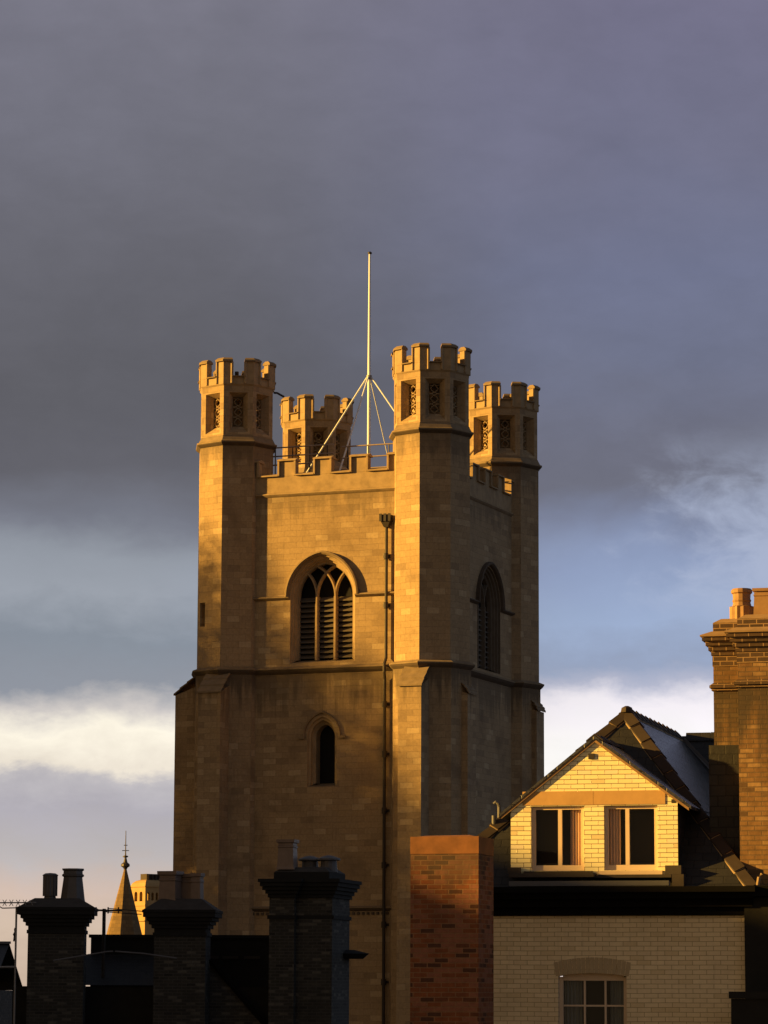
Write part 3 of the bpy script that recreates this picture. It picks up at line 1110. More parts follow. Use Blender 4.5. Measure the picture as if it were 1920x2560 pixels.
# hipped roof
EZ = 1.79
APX = Vector((-0.34, 2.70, 4.90))
BL, BR = Vector((-3.30, 0.0, EZ)), Vector((2.20, 0.0, EZ))
RB_ = Vector((-0.24, 7.6, 4.86))
BRB, BLB = Vector((2.70, 7.6, EZ)), Vector((-3.0, 7.6, EZ))
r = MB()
r.slot = 1  # front slope: darker, duller copy of the slate, shade put into its colour
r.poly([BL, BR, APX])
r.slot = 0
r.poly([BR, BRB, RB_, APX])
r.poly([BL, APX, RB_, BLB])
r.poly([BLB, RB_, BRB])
roof = r.build('roof', ('slate', 'old_shaded_slate'), house)


def capping(A, B, pl, pr, step, name, width=0.17, mats=('hip_tile', 'bedding'), end_mortar=True):
    """angular capping tiles from foot A up to B; pl/pr are points on the two roof planes"""
    t = (B - A).normalized()
    def wing(p):
        v = (p - A)
        v = v - t * v.dot(t)
        return v.normalized()
    wl, wr = wing(pl), wing(pr)
    up = -(wl + wr).normalized()
    L = (B - A).length
    n = int(L / step + 0.5)
    mb = MB()
    for i in range(n):
        s0 = A + t * (L * i / n)
        s1 = A + t * (L * (i + 1) / n - 0.004)
        lift0, lift1 = 0.062 + random.uniform(0, 0.012), 0.036
        jw = width + random.uniform(-0.01, 0.01)
        for sgn, w in ((0, wl), (1, wr)):
            q = [s0 + up * lift0, s1 + up * lift1, s1 + w * jw + up * (lift1 * 0.75), s0 + w * jw + up * (lift0 * 0.75)]
            th = up * -0.022
            mb.slot = 0
            mb.add(q + [a + th for a in q], [[0, 1, 2, 3], [4, 5, 6, 7], [0, 1, 5, 4], [1, 2, 6, 5], [2, 3, 7, 6], [3, 0, 4, 7]])
            # bedding mortar along the outer edge and at the foot of the tile
            mb.slot = 1
            e0, e1 = s0 + w * (jw - 0.02), s1 + w * (jw - 0.02)
            q = [e0 + up * 0.022, e1 + up * 0.005, e1 + w * 0.030 + up * -0.012, e0 + w * 0.030 + up * -0.012]
            mb.add(q, [[0, 1, 2, 3]])
            if end_mortar:
                f0 = s0 - t * 0.012
                q = [f0 + up * (lift0 - 0.022), f0 + w * (jw - 0.015) + up * (lift0 * 0.75 - 0.022), f0 + w * (jw - 0.01), f0]
                q2 = [a + t * 0.02 for a in q]
                mb.add(q + q2, [[0, 1, 2, 3], [0, 1, 5, 4], [3, 2, 6, 7], [1, 2, 6, 5], [0, 3, 7, 4]])
    mb.slot = 0
    return mb
capping(BL, APX, BLB, BR, 0.44, 'hip').build('hip_tiles', ('hip_tile', 'bedding'), roof)
capping(BR, APX, BL, BRB, 0.44, 'hip').build('hip_tiles', ('hip_tile', 'bedding'), roof)
capping(APX, RB_, BLB, BRB, 0.40, 'ridge').build('ridge_tiles', ('hip_tile', 'bedding'), roof)
# apex cap
c = MB()
c.lathe([(4.86, 0.11), (4.94, 0.09), (4.97, 0.03)], 8, APX.x, APX.y - 0.03)
c.build('apex_cap', 'hip_tile', roof)
# rear cross wing
r = MB()
X0, X1 = -0.24, 4.6
r.add([(X0, 7.55, 4.84), (X1, 7.55, 4.84), (X1, 4.4, 1.7), (2.5, 4.4, 1.7)], [[0, 1, 2, 3]])
r.add([(X0, 7.55, 4.84), (X1, 7.55, 4.84), (X1, 10.6, 1.7), (X0, 10.6, 1.7)], [[0, 1, 2, 3]])
wing = r.build('rear_roof', 'old_shaded_slate', house)
rt = MB()
for k in range(9):
    u = -0.10 + k * 0.46
    rt.prism([(u, 7.42), (u + 0.455, 7.42), (u + 0.455, 7.55), (u, 7.55)], 4.74, [4.74, 4.74, 4.90 + 0.004 * (k % 2), 4.90 + 0.004 * (k % 2)])
    rt.prism([(u, 7.552), (u + 0.455, 7.552), (u + 0.455, 7.68), (u, 7.68)], 4.74, [4.90, 4.90, 4.74, 4.74])
rt.build('ridge_tiles', 'old_shaded_slate', wing)
vf = MB()
vf.add([(-0.20, 7.48, 4.80), (-0.10, 7.42, 4.80), (2.72, 4.6, 2.0), (2.58, 4.6, 2.0)], [[0, 1, 2, 3]])
vf.build('valley_lead', 'lead', wing)
rw = MB()
rw.box(2.7, 4.6, 4.6, 10.4, GZ, 1.68)
rw.build('rear_wall', 'soot_brick', house)

# dormer
DO = 0.15                       # its face
AX, AZ_ = -0.42, 4.17
def dz(u):
    return AZ_ - (abs(u - AX)) * (0.79 if u < AX else 0.735)
dm = MB()
dw = lambda u, z, d=0.0: (u, DO + d, z)
outer = [(-1.83, 1.96), (0.93, 1.96), (0.93, dz(0.93)), (AX, AZ_), (-1.83, dz(-1.83))]
w1 = [(-1.49, 2.07), (-0.61, 2.07), (-0.61, 3.12), (-1.49, 3.12)]
w2 = [(-0.28, 2.07), (0.60, 2.07), (0.60, 3.12), (-0.28, 3.12)]
dm.holed(outer, [w1, w2], dw)
for w in (w1, w2):
    dm.rings([(w, 0.0), (w, 0.13)], dw, closed=True)
dm.build('dormer_front', 'glazed', house)
ck = MB()
ck.poly([(0.93, DO + 0.002, 1.9), (0.93, 2.2, 1.9), (0.93, 2.2, 3.15), (0.93, DO + 0.002, 3.15)])
ck.build('dormer_cheek', 'old_shaded_slate', house)
ck = MB()
ck.poly([(-1.83, DO + 0.002, 1.9), (-1.83, 2.2, 1.9), (-1.83, 2.2, 3.05), (-1.83, DO + 0.002, 3.05)])
ck.build('dormer_cheek', 'old_shaded_slate', house)
li = MB()
li.box(-1.63, -0.455, DO - 0.012, DO + 0.05, 3.135, 3.36)
li.box(-0.450, 0.73, DO - 0.012, DO + 0.05, 3.135, 3.36)
li.build('lintel', 'lintel', house)
ve = MB()
ve.box(-0.53, -0.43, DO - 0.02, DO + 0.02, 3.88, 3.97)
ve.build('iron_fixing', 'iron', house)
ve = MB()
ve.box(0.83, 0.90, DO - 0.006, DO + 0.02, 3.15, 3.21)
ve.build('iron_fixing', 'iron', house)
for (u0, u1, cu0, cu1, ms) in ((-1.49, -0.61, -0.86, -0.66, -1.02), (-0.28, 0.60, -0.23, -0.03, 0.095)):
    fr_ = MB()
    z0, z1 = 2.075, 3.115
    d0, d1 = DO + 0.055, DO + 0.115
    fw = 0.062
    fr_.box(u0 + 0.002, u0 + fw, d0, d1, z0, z1)
    fr_.box(u1 - fw, u1 - 0.002, d0, d1, z0, z1)
    fr_.box(u0 + fw, u1 - fw, d0 + 0.003, d1, z1 - 0.05, z1)
    fr_.box(u0 + fw, u1 - fw, d0 + 0.003, d1, z0, z0 + 0.085)
    fr_.box(ms - 0.032, ms + 0.032, d0 + 0.001, d1, z0 + 0.085, z1 - 0.05)
    wo_ = fr_.build('casement_window', 'frame', house)
    p = MB()
    p.box(u0 + fw, u1 - fw, d1 + 0.09, d1 + 0.12, z0, z1)
    p.build('void', 'dark', wo_)
    p = MB()
    p.poly([(u0 + fw - 0.01, d1 - 0.02, z0 + 0.08), (u1 - fw + 0.01, d1 - 0.02, z0 + 0.08), (u1 - fw + 0.01, d1 - 0.02, z1 - 0.04), (u0 + fw - 0.01, d1 - 0.02, z1 - 0.04)])
    p.build('pane', 'pane', wo_)
    curtain_mb(cu0, cu1, z0 + 0.07, z1 - 0.04, d1 + 0.016, 0.012, 4).build('curtain', 'curtain', wo_)
sl = MB()
sl.box(-1.60, -0.47, DO - 0.05, DO + 0.05, 2.025, 2.062)
sl.build('window_sill', 'ledge', house)
sl = MB()
sl.box(-0.36, 0.68, DO - 0.06, DO + 0.05, 2.0, 2.062)
sl.build('window_sill', 'frame', house)
lg = MB()
lg.box(-1.80, -0.40, DO - 0.30, DO + 0.1, 1.955, 2.022)
lg.box(-0.398, 0.85, DO - 0.20, DO + 0.1, 1.945, 1.995)
lg.box(-1.86, -1.66, DO - 0.12, DO + 0.02, 2.024, 2.12)
lg.box(0.74, 1.0, DO - 0.14, DO + 0.04, 1.998, 2.14)
lg.box(0.86, 1.05, DO - 0.20, DO + 0.06, 1.80, 1.994)
lg.build('dormer_ledge', 'ledge', house)
gt = MB()
gt.box(-1.75, 0.86, DO - 0.52, DO - 0.38, 1.805, 1.885)
gt.build('lead_apron', 'lead', house)
# dormer roof
dr = MB()
th = 0.055
F, Bk = DO - 0.05, 2.6
for sgn, ux, k in ((-1, -2.02, 0.79), (1, 1.16, 0.735)):
    za = AZ_ + 0.09
    ze = za - abs(ux - AX) * k
    q = [(AX, F, za), (ux, F, ze), (ux, Bk, ze), (AX, Bk, za)]
    dr.add(q + [(x, y, z - th) for x, y, z in q], [[0, 1, 2, 3], [4, 5, 6, 7], [0, 1, 5, 4], [1, 2, 6, 5], [2, 3, 7, 6]])
drr = dr.build('dormer_roof', 'slate', house)
bb = MB()
for ux, k in ((-1.98, 0.79), (1.12, 0.735)):
    za = AZ_ + 0.03
    ze = za - abs(ux - AX) * k
    y0, y1 = F + 0.012, F + 0.045
    q = [(AX, y0, za), (ux, y0, ze), (ux, y0, ze - 0.045), (AX, y0, za - 0.045)]
    bb.add(q + [(x, y1, z) for x, y, z in q], [[0, 1, 2, 3], [4, 5, 6, 7], [2, 3, 7, 6], [1, 2, 6, 5]])
bb.build('verge_board', 'pot', drr)
rt = MB()
for k in range(5):
    y = F + k * 0.42
    for sgn, kk in ((-1, 0.79), (1, 0.735)):
        za = AZ_ + 0.125 + (0.012 if k % 2 else 0)
        q = [(AX, y, za), (AX + sgn * 0.14, y, za - 0.14 * kk), (AX + sgn * 0.14, y + 0.41, za - 0.14 * kk), (AX, y + 0.41, za)]
        rt.add(q + [(x, yy, z - 0.025) for x, yy, z in q], [[0, 1, 2, 3], [4, 5, 6, 7], [0, 1, 5, 4], [1, 2, 6, 5], [2, 3, 7, 6], [3, 0, 4, 7]])
rt.build('ridge_tiles', 'hip_tile', drr)

# overflow pipe with a hooked top by the left end of the roof
vp = MB()
vp.tube([(-2.28, 0.9, 2.3), (-2.28, 0.9, 3.02)], 0.035, 10)
vp.tube([(-2.22, 1.05, 2.4), (-2.22, 1.05, 3.16), (-2.235, 1.05, 3.22), (-2.28, 1.05, 3.25), (-2.31, 1.05, 3.22)], 0.03, 10)
vp.build('vent_pipe', 'lead', house)

# ================================================================ TALL BROWN STACK AT RIGHT
st = thing('chimney_stack', 'tall brown brick chimney with moulded dark cap and clay pots, right of the pale house', 'chimney', (HO[0], HO[1], GZ), -HA)
YF, YL = 0.30, 0.80
XL, XC, XR, YB = 1.44, 1.915, 3.6, 1.9


def stack_ring(mb, e, z0, z1, e1=None):
    """the L-shaped plan grown by e"""
    def pl(g):
        return [(XL - g, YB + g), (XL - g, YL - g), (XC - g, YL - g), (XC - g, YF - g), (XR + g, YF - g), (XR + g, YB + g)]
    mb.prism(pl(e)[::-1], z0, z1, top=pl(e if e1 is None else e1)[::-1])
s = MB()
stack_ring(s, 0.0, GZ, 5.02)
stack_ring(s, 0.0, 5.15, 5.60)
s.build('shaft', 'brown_brick', st)
s = MB()
stack_ring(s, 0.03, 5.02, 5.06)
stack_ring(s, 0.06, 5.062, 5.10)
stack_ring(s, 0.06, 5.102, 5.148, 0.005)
s.build('band', 'cap_brick', st)
s = MB()
for i, (e, z0, z1) in enumerate(((0.012, 5.42, 5.598), (0.03, 5.60, 5.676), (0.07, 5.678, 5.754), (0.11, 5.756, 5.832), (0.16, 5.834, 5.90))):
    stack_ring(s, e, z0, z1)
stack_ring(s, 0.0, 6.0, 6.14)
cap = s.build('cap', 'cap_brick', st)
s = MB()
stack_ring(s, 0.19, 5.902, 5.925)
stack_ring(s, 0.19, 5.926, 6.0, 0.02)
stack_ring(s, 0.0, 6.142, 6.22, -0.12)
s.build('flaunching', 'mortar', cap)
cl_ = MB()  # flat dark sheet in front of the lower left block
cl_.box(1.36, XC - 0.005, YL - 0.07, YL - 0.005, 1.6, 4.12)
cl_.build('dark_facing', 'old_shaded_slate', st)
def fluted(mb, cx, cy, z0, z1, r, n=12):
    o = []
    for z in (z0, z1):
        o.append([(cx + (r if k % 2 else r * 0.9) * cos(pi * k / n), cy + (r if k % 2 else r * 0.9) * sin(pi * k / n), z) for k in range(2 * n)])
    N2 = 2 * n
    mb.add(o[0] + o[1], [[k, (k + 1) % N2, N2 + (k + 1) % N2, N2 + k] for k in range(N2)] + [list(range(N2, 2 * N2))])
s = MB()
fluted(s, 1.86, 1.25, 6.16, 6.45, 0.205)
s.lathe([(6.45, 0.205), (6.46, 0.16), (6.52, 0.145), (6.55, 0.16), (6.58, 0.145), (6.66, 0.15), (6.68, 0.175), (6.72, 0.18), (6.75, 0.155), (6.75, 0.11), (6.5, 0.10)], 14, 1.86, 1.25)
s.build('chimney_pot', 'pot', st)
def square_pot(mb, cx, cy, z0, z1, w, ang=0.0):
    a = pi / 4 + ang
    k = w * 0.7071
    h = z1 - z0
    mb.lathe([(z0, k * 1.08), (z0 + h * 0.1, k * 1.0), (z0 + h * 0.72, k * 0.9), (z0 + h * 0.74, k * 0.98), (z0 + h * 0.78, k * 0.98), (z0 + h * 0.8, k * 0.9),
              (z0 + h * 0.88, k * 0.9), (z0 + h * 0.9, k * 1.1), (z1, k * 1.12), (z1, k * 0.8), (z1 - 0.1, k * 0.75)], 4, cx, cy, a)
s = MB()
square_pot(s, 2.27, 0.78, 6.2, 6.68, 0.27)
s.build('chimney_pot', 'pot', st)
s = MB()
fluted(s, 2.50, 1.35, 6.16, 6.45, 0.20)
s.lathe([(6.45, 0.20), (6.46, 0.16), (6.68, 0.15), (6.72, 0.18), (6.75, 0.17), (6.75, 0.11), (6.5, 0.1)], 14, 2.50, 1.35)
s.build('chimney_pot', 'pot', st)
s = MB()
square_pot(s, 2.70, 0.75, 6.2, 6.68, 0.28)
s.build('chimney_pot', 'pot', st)

# dark neighbouring wall beneath it and the low dark stack in the corner
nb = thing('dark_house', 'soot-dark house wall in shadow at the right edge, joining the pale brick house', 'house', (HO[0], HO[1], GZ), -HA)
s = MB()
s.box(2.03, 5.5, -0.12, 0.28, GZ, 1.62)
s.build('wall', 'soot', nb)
s = MB()
s.box(2.10, 5.5, -0.34, 0.27, 1.63, 1.80)
s.build('eaves_cornice', 'cornice', nb)
s = MB()
s.tube([(2.30, -0.45, 1.80), (2.32, -0.45, 1.92), (2.36, -0.42, 1.97)], 0.03, 8)
s.build('pipe_end', 'bedding', nb)
lo = thing('low_chimney', 'low black chimney poking into the bottom right corner in front of the pale brick wall', 'chimney', (5.50, 50.6, GZ), -HA)
s = MB()
s.prism([(-0.08, -0.3), (0.9, -0.3), (0.9, 0.4), (-0.08, 0.4)], GZ, 0.02, top=[(0.0, -0.3), (0.9, -0.3), (0.9, 0.4), (0.0, 0.4)])
s.build('shaft', 'soot', lo)
s = MB()
s.box(-0.03, 0.95, -0.34, 0.44, 0.022, 0.13)
s.build('cap', 'soot', lo)

# ================================================================ RED BRICK CHIMNEY
RA = radians(16)
rc = thing('chimney_stack', 'square red brick chimney lit orange at its top, left of the pale house', 'chimney', (0.435, 50.0, GZ), -RA)
s = MB()
s.box(0.0, 1.09, 0.0, 0.95, GZ, 2.22)
s.build('shaft', 'red_brick', rc)
s = MB()
s.box(-0.004, 1.094, -0.004, 0.954, 2.224, 2.49)
s.build('coping', 'red_band', rc)
s = MB()
s.prism([(0.06, 0.06), (1.03, 0.05), (1.04, 0.9), (0.05, 0.89)], 2.492, [2.515, 2.52, 2.51, 2.53], top=[(0.2, 0.2), (0.9, 0.18), (0.92, 0.75), (0.18, 0.77)])
s.build('flaunching', 'red_band', rc)

# ================================================================ DARK CHIMNEYS AT LEFT
def corbel_stack(name, label, x, y, w, dpt, rot, zshaft, steps, ztop, group=None):
    t = thing(name, label, 'chimney', (x, y, GZ), rot, group)
    s = MB()
    s.box(-w / 2, w / 2, -dpt / 2, dpt / 2, GZ, zshaft)
    sho = s.build('shaft', 'soot_brick', t)
    c = MB()
    z = zshaft
    for e, h in steps:
        c.box(-w / 2 - e, w / 2 + e, -dpt / 2 - e, dpt / 2 + e, z + 0.002, z + h)
        z += h
    c.build('corbelled_cap', 'soot', t)
    f = MB()
    e = steps[-1][0]
    q = lambda g: [(-w / 2 - g, -dpt / 2 - g), (w / 2 + g, -dpt / 2 - g), (w / 2 + g, dpt / 2 + g), (-w / 2 - g, dpt / 2 + g)]
    f.prism(q(e - 0.02), z + 0.002, ztop, top=q(-0.14))
    f.build('flaunching', 'flaunch_dark', t)
    return t

ST = [(0.03, 0.09), (0.0, 0.10), (0.06, 0.09), (0.12, 0.09), (0.18, 0.09), (0.25, 0.11), (0.27, 0.07)]
c1 = corbel_stack('chimney_stack', 'sooty corbelled chimney carrying one fluted pot and one tapered pot at the left', -8.05, 80, 1.38, 1.1, radians(2), 1.55, ST, 2.42, 'dark chimneys along the left rooftops')
s = MB()
s.lathe([(2.3, 0.20), (2.42, 0.15), (2.48, 0.14)], 14, -0.20, -0.05)
fluted(s, -0.20, -0.05, 2.48, 2.98, 0.185, 14)
s.lathe([(2.98, 0.195), (3.0, 0.195), (3.04, 0.13), (3.05, 0.02)], 14, -0.20, -0.05)
s.build('chimney_pot', 'pot_dark', c1)
s = MB()
s.lathe([(2.25, 0.36), (2.35, 0.33), (2.42, 0.315), (2.95, 0.245), (2.97, 0.285), (3.01, 0.29), (3.03, 0.255), (3.10, 0.25), (3.12, 0.285), (3.16, 0.285), (3.16, 0.22), (2.9, 0.2)], 8, 0.36, -0.02, pi / 8)
s.build('chimney_pot', 'pot_dark', c1)

c2 = corbel_stack('chimney_stack', 'sooty corbelled chimney with three square clay pots, standing before the tower base', -4.95, 80, 1.28, 1.0, radians(-4), 1.50, ST, 2.42, 'dark chimneys along the left rooftops')
for px_, py_, w_, z_ in ((-0.30, -0.15, 0.46, 3.10), (0.10, 0.16, 0.30, 3.05), (0.36, -0.05, 0.26, 3.06)):
    s = MB()
    square_pot(s, px_, py_, 2.2, z_, w_, radians(-14))
    s.build('chimney_pot', 'pot_brown', c2)

c3 = thing('chimney_stack', 'tall black chimney with one square pot and two squat cowls before the tower', 'chimney', (-1.78, 80, GZ), radians(-14), 'dark chimneys along the left rooftops')
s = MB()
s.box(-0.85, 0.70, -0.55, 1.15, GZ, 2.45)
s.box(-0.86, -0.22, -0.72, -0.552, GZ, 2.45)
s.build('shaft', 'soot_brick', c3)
s = MB()
z = 1.95
s.box(-0.90, -0.18, -0.76, -0.553, 1.93, 2.02)
s.box(-0.89, 0.74, -0.552, 1.19, 1.93, 2.02)
z = 2.45
for e, h in ((0.05, 0.09), (0.10, 0.09), (0.16, 0.09), (0.21, 0.10), (0.25, 0.09)):
    s.box(-0.80 - e, 0.70 + e, -0.552 - e, 1.15 + e, z + 0.002, z + h)
    s.box(-0.84 - e, -0.22 + e, -0.72 - e, -0.554 - e, z + 0.004, z + h - 0.002)
    z += h
s.box(-0.80, 0.62, -0.55, 1.0, z + 0.002, z + 0.17)
s.build('corbelled_cap', 'soot', c3)
s = MB()
q0 = [(-0.80, -0.55), (0.62, -0.55), (0.62, 1.0), (-0.80, 1.0)]
q1 = [(-0.6, -0.35), (0.45, -0.35), (0.45, 0.8), (-0.6, 0.8)]
s.prism(q0, z + 0.174, z + 0.30, top=q1)
s.build('flaunching', 'flaunch_dark', c3)
s = MB()
square_pot(s, -0.52, -0.30, 3.15, 3.89, 0.42)
s.build('chimney_pot', 'pot_brown', c3)
for px_, py_ in ((-0.12, 0.35), (0.42, 0.15)):
    s = MB()
    s.lathe([(3.1, 0.22), (3.38, 0.20), (3.40, 0.30), (3.44, 0.29), (3.50, 0.13), (3.52, 0.03)], 14, px_, py_)
    s.build('cowl', 'pot_dark', c3)

# terrace house carrying them
th_ = thing('terrace_house', 'unlit dark terrace house with low parapet and slate lean-to below the left chimneys', 'house', (-6, 82, GZ))
s = MB()
s.box(-1.4, 3.35, 0.0, 0.4, GZ, 1.50)
s.build('parapet_wall', 'soot', th_)
s = MB()
s.box(-1.45, 3.4, -0.06, 0.46, 1.502, 1.58)
s.build('coping', 'soot', th_)
s = MB()
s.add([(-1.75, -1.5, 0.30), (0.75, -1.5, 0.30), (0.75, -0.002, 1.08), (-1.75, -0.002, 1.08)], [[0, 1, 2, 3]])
s.build('roof', 'old_shaded_slate', th_)
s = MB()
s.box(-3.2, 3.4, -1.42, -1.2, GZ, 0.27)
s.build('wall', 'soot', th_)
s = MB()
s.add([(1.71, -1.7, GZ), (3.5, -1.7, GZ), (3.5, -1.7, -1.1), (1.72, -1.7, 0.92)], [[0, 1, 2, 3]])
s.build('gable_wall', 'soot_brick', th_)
s = MB()
s.tube([(1.72, -1.75, 0.93), (3.5, -1.75, -1.1)], 0.07, 6)
s.build('verge', 'cornice', th_)
s = MB()
for px_ in (0.9, 1.45, 1.95, 2.5):
    s.box(px_, px_ + 0.4, -0.12, -0.062, 0.98, 1.05)
s.build('wall_band', 'flaunch_dark', th_)
s = MB()
s.prism([(4.9, -1.6), (5.52, -1.6), (5.52, -0.9), (4.9, -0.9)], 0.98, 1.10, top=[(4.9, -1.7), (5.66, -1.7), (5.66, -0.9), (4.9, -0.9)])
s.prism([(4.9, -1.72), (5.68, -1.72), (5.68, -0.9), (4.9, -0.9)], 1.102, 1.2, top=[(4.9, -1.4), (5.3, -1.4), (5.3, -0.9), (4.9, -0.9)])
s.build('cornice_end', 'soot', th_)
for pts in ([(-2.0, -3.4, 0.88), (-0.7, -3.4, 1.10), (-0.55, -3.4, 1.11)], [(-0.5, -3.4, 1.11), (0.2, -3.4, 1.06), (1.0, -3.4, 0.95)]):
    s = MB()
    s.tube(pts, 0.02, 6)
    tag_o = s.build('capping_strip', 'lead', th_)
lr = thing('slate_roof_house', 'low dark roof with blue-grey ridge at the far left edge', 'house', (-14, 90, GZ))
s = MB()
s.add([(-4, 0, 0.2), (3.15, 0, 0.2), (3.15, 4, 1.53), (-4, 4, 1.53)], [[0, 1, 2, 3]])
s.add([(-4, 4, 1.53), (3.15, 4, 1.53), (3.15, 8, 0.2), (-4, 8, 0.2)], [[0, 1, 2, 3]])
s.build('roof', 'old_shaded_slate', lr)
s = MB()
s.box(-4, 3.1, 0.3, 7.7, GZ, 0.19)
s.build('wall', 'soot_brick', lr)
s = MB()
s.box(-4, 3.18, 3.9, 4.1, 1.53, 1.60)
s.build('ridge_tiles', 'lead', lr)
s = MB()
s.lathe([(1.6, 0.05), (1.75, 0.035), (1.8, 0.06), (1.88, 0.02), (1.95, 0.03), (2.0, 0.012)], 8, 3.3, 4.0)
s.build('finial', 'soot', lr)

# television aerials
a1 = thing('television_aerial', 'thin television aerial with crossed elements and mast at the far left edge', 'aerial', (-9.0, 79.3, GZ), 0, 'roof aerials')
s = MB()
s.tube([(0, 0, -3), (0, 0, 2.2)], 0.025, 6)
s.build('mast', 'steel', a1)
s = MB()
s.tube([(-0.62, 0, 2.29), (0.48, 0, 2.30)], 0.018, 6)
for k in range(6):
    u = -0.46 + k * 0.165
    for sg in (1, -1):
        s.tube([(u - 0.05, 0.05, 2.29 + 0.075 * sg), (u + 0.05, -0.05, 2.29 - 0.075 * sg)], 0.009, 5)
s.build('boom', 'steel', a1)
s = MB()
s.tube([(0, 0, 2.17), (-0.35, 0, 2.16), (-0.42, 0, 2.2), (-0.43, 0, 2.29)], 0.016, 6)
s.build('bracket', 'steel', a1)
s = MB()
ring = [(-0.62 + 0.16 * cos(a), 0.02, 2.28 + 0.36 * sin(a)) for a in [2 * pi * k / 24 for k in range(25)]]
s.tube(ring, 0.012, 5)
for zz in (-0.2, -0.07, 0.07, 0.2):
    wv = 0.16 * sqrt(1 - (zz / 0.36) ** 2)
    s.tube([(-0.62 - wv, 0.02, 2.28 + zz), (-0.62 + wv, 0.02, 2.28 + zz)], 0.009, 5)
s.build('reflector', 'steel', a1)
s = MB()
s.tube([(-0.6, 0, 0.72), (0.0, 0, 0.73)], 0.03, 6)
s.build('stay_bar', 'steel', a1)
a2 = thing('television_aerial', 'dark television aerial on a short thick mast between the two left chimneys', 'aerial', (-6.98, 80.9, GZ), 0, 'roof aerials')
s = MB()
s.tube([(0, 0, -3), (0, 0, 2.2)], 0.045, 8)
s.build('mast', 'iron', a2)
s = MB()
s.tube([(-0.6, 0, 2.17), (0.45, 0, 2.15)], 0.028, 6)
s.tube([(0.1, 0.06, 2.21), (1.1, 0.1, 2.13)], 0.012, 5)
s.tube([(0.05, -0.06, 2.12), (0.95, -0.1, 2.06)], 0.012, 5)
for u in (-0.45, -0.2, 0.1, 0.36):
    s.tube([(u, -0.3, 2.16), (u, 0.3, 2.17)], 0.014, 5)
    s.tube([(u, 0, 2.08), (u, 0, 2.24)], 0.02, 5)
s.build('boom', 'iron', a2)

# ================================================================ FAR SPIRE AND DOMED TOWER
sp = thing('spire', 'slender stone spire with iron finial far off, half lit, left of the big tower', 'spire', (-23.98, 300, GZ))
s = MB()
aa = radians(-98)
s.lathe([(0.0, 2.5), (5.6, 1.74), (11.9, 0.11)], 8, a0=aa)
s.lathe([(GZ, 2.5), (0.0, 2.5)], 8, a0=aa)
s.build('cone', 'spire', sp)
s = MB()
s.lathe([(11.8, 0.14), (11.95, 0.2), (12.1, 0.42), (12.3, 0.40), (12.45, 0.2), (12.9, 0.09), (12.95, 0.25), (13.05, 0.25), (13.1, 0.07), (13.5, 0.05), (15.4, 0.03)], 10)
s.tube([(-0.32, 0, 13.55), (0.32, 0, 13.55)], 0.04, 6)
s.tube([(-0.17, 0, 14.05), (0.17, 0, 14.05)], 0.04, 6)
s.build('finial', 'iron', sp)

dt = thing('stone_tower', 'golden far-off stone tower with round-arched openings and domed shoulders, behind the spire', 'tower', (-25.77, 350, GZ), radians(-48))
s = MB()
WT, DT_ = 2.45, 3.6


def df(u, z, d=0.0):            # left face, lit
    return (-DT_ * 0 + d, -u, z)
# local frame: corner at origin, left face along +y... built as two faces meeting at the corner
def lf(u, z, d=0.0):            # u runs away from the corner to the left/back
    return (-u, 0 + d, z)
def rf(u, z, d=0.0):            # u runs away from the corner to the right/back
    return (0 - d, u, z)
LW, RW = 2.6, 3.2
hl = [arch(0.26, 11.15, 10.35, 0.26, c, 6) for c in (0.75, 1.65)]
s.holed([(0, GZ), (LW, GZ), (LW, 11.9), (0, 11.9)], hl, lf)
for hh in hl:
    s.rings([(hh, 0.0), (hh, 0.4)], lf)
hr = [arch(0.17, 11.15, 10.45, 0.17, 0.45 + 0.58 * k, 6) for k in range(5)]
s.holed([(0, GZ), (RW, GZ), (RW, 11.9), (0, 11.9)], hr, rf)
for hh in hr:
    s.rings([(hh, 0.0), (hh, 0.4)], rf)
s.poly([(-LW, 0, GZ), (-LW, RW, GZ), (-LW, RW, 11.9), (-LW, 0, 11.9)])
s.poly([(0, RW, GZ), (-LW, RW, GZ), (-LW, RW, 11.9), (0, RW, 11.9)])
s.build('wall', 'golden', dt)
s = MB()
s.box(-LW + 0.2, -0.5, 0.5, RW - 0.2, 10.0, 11.6)
s.build('void', 'dark', dt)
s = MB()
s.box(-LW - 0.12, 0.12, -0.12, RW + 0.12, 11.902, 12.05)
s.box(-LW - 0.1, 0.1, -0.1, RW + 0.1, 9.85, 9.99)
s.box(-LW - 0.2, 0.2, -0.2, RW + 0.2, 8.2, 8.3)
s.build('string_course', 'golden', dt)
s = MB()
Q = lambda e: [(-LW + e, e), (-e, e), (-e, RW - e), (-LW + e, RW - e)]
for e0, e1, z0, z1 in ((0.0, 0.12, 12.05, 12.35), (0.12, 0.4, 12.35, 12.6), (0.4, 0.85, 12.6, 12.75)):
    s.prism(Q(e0), z0 + 0.002, z1, top=Q(e1))
s.build('domed_roof', 'golden', dt)
s = MB()
s.box(-LW + 0.75, -0.75, 0.75, RW + 3, 12.0, 13.35)
for k in range(8):
    s.lathe([(12.7, 0.12), (13.3, 0.12)], 6, -0.7, 0.95 + 0.5 * k)
s.build('lantern', 'hip_tile', dt)

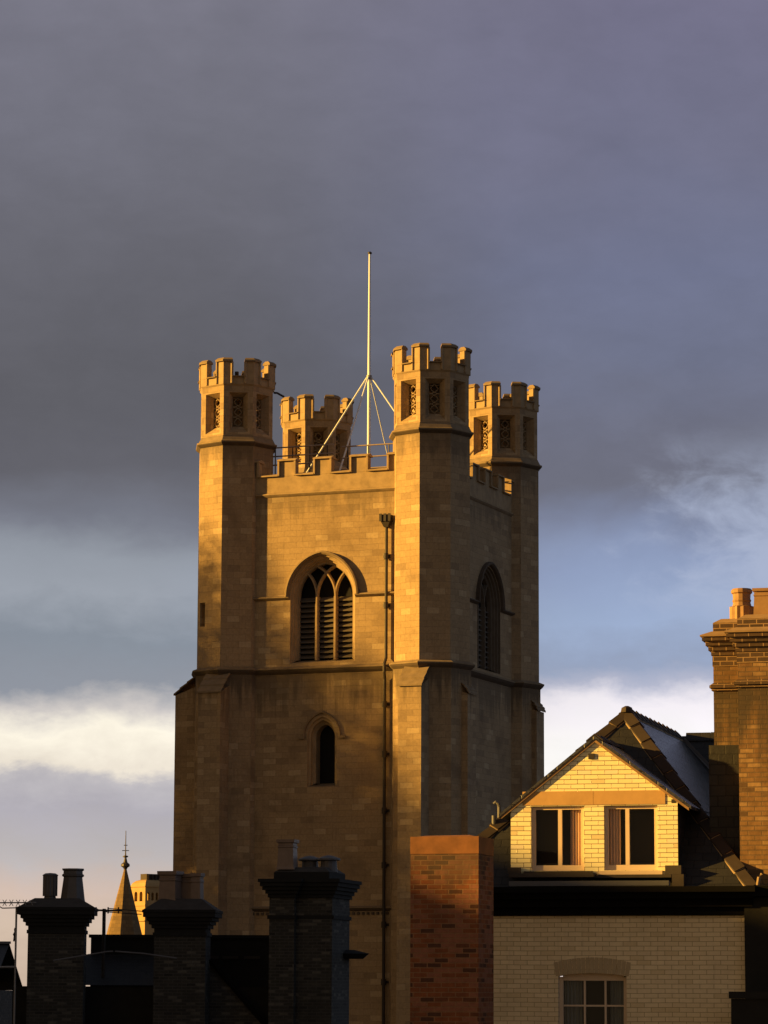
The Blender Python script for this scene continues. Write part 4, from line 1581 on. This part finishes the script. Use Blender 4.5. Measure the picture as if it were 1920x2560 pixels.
# ================================================================ ADDED UNSEEN BUILDINGS (left of the view), shaped to cast the shade
hall = thing('shade_hall', 'added unseen hall with steep roof that shades the tower, out of view to the left', 'hall', (-70, 150, GZ))
s = MB()
s.box(-40, 0, -14.0, 26, GZ, 10.2)
s.build('wall', 'ashlar', hall)
s = MB()
y0, z0 = -14.5, 9.9
y1, z1 = 5.0, 22.5
s.add([(-41, y0, z0), (0.5, y0, z0), (0.5, y1, z1), (-41, y1, z1), (-41, 26.5, 9.9), (0.5, 26.5, 9.9)], [[0, 1, 2, 3], [3, 2, 5, 4], [1, 5, 2], [0, 3, 4]])
s.build('roof', 'slate', hall)
row = thing('shade_row', 'added unseen row of houses that shades the pale house and chimneys, out of view to the left', 'house', (-40, 70, GZ))  # added caster, roofline set by the shade wanted on house and chimneys
s = MB()
s.prism([(-14, -26.0), (0, -26.0), (0, 40), (-14, 40)], GZ, 7.5)
s.build('wall', 'soot_brick', row)
s = MB()
s.add([(0.3, -26.25, 7.5), (0.3, 40, 7.5), (-7, 40, 14.8), (-7, -21.0, 12.75), (-14.3, -26.25, 7.5), (-14.3, 40, 7.5)],
      [[0, 1, 2, 3], [0, 3, 4], [3, 2, 5, 4], [1, 2, 5]])
s.build('roof', 'slate', row)


# added unseen trees: crowns thinned towards the top to soften the tower's shadow
M['leaf'] = plain('autumn_leaf', (0.09, 0.075, 0.03), 0.8, 0.4, 2.0)
M['bark'] = plain('tree_bark', (0.08, 0.06, 0.045), 0.9, 0.4, 3.0, bump=0.02)


def add_shade_tree(x, y, top, r, label):
    t = thing('shade_tree', label, 'tree', (x, y, GZ), 0, 'added shade trees')
    s = MB()
    s.tube([(0, 0, GZ), (0.1, 0.1, 2), (0.05, 0.1, top - 5.0)], 0.4, 8, 0.06)
    for k in range(7):
        a = k * 0.9
        s.tube([(0.05, 0.1, top - 11.5 + k * 0.6), (r * 0.35 * cos(a), r * 0.35 * sin(a), top - 9.5 + k * 0.6), (r * 0.6 * cos(a + 0.2), r * 0.6 * sin(a + 0.2), top - 7.5 + k * 0.5)], 0.09, 6, 0.02)
    s.build('trunk', 'bark', t)
    c = MB()
    rnd = random.Random(int(y * 10))
    n = 0
    hgt = 17.0
    while n < 30000:
        h = rnd.random()                      # 0 at the top of the crown
        if rnd.random() > min(1.0, 1.9 * h ** 1.25):
            continue
        wr = r * min(1.0, 0.45 + 1.3 * h)
        a, q = rnd.uniform(0, 2 * pi), sqrt(rnd.random())
        p = Vector((wr * q * cos(a), wr * q * sin(a), top - hgt * h))
        a = Vector((rnd.gauss(0, 1), rnd.gauss(0, 1), rnd.gauss(0, 1))).normalized()
        b_ = a.orthogonal().normalized() * 0.065
        a = a * 0.098
        c.poly([p - a, p + b_, p + a, p - b_])
        n += 1
    c.build('crown', 'leaf', t)
for i, (yy, top, rr) in enumerate(((139.1, 15.4, 2.3), (141.5, 18.8, 2.2), (143.9, 22.8, 2.1), (146.4, 27.0, 2.1), (148.9, 31.6, 2.1), (151.5, 35.6, 2.2))):
    add_shade_tree(-50 + (i % 2) * 1.5, yy, top, rr, ('smallest', 'lowest', 'low', 'middling', 'tall', 'tallest')[i] + ' added shade tree with a thinned top, out of view to the left')
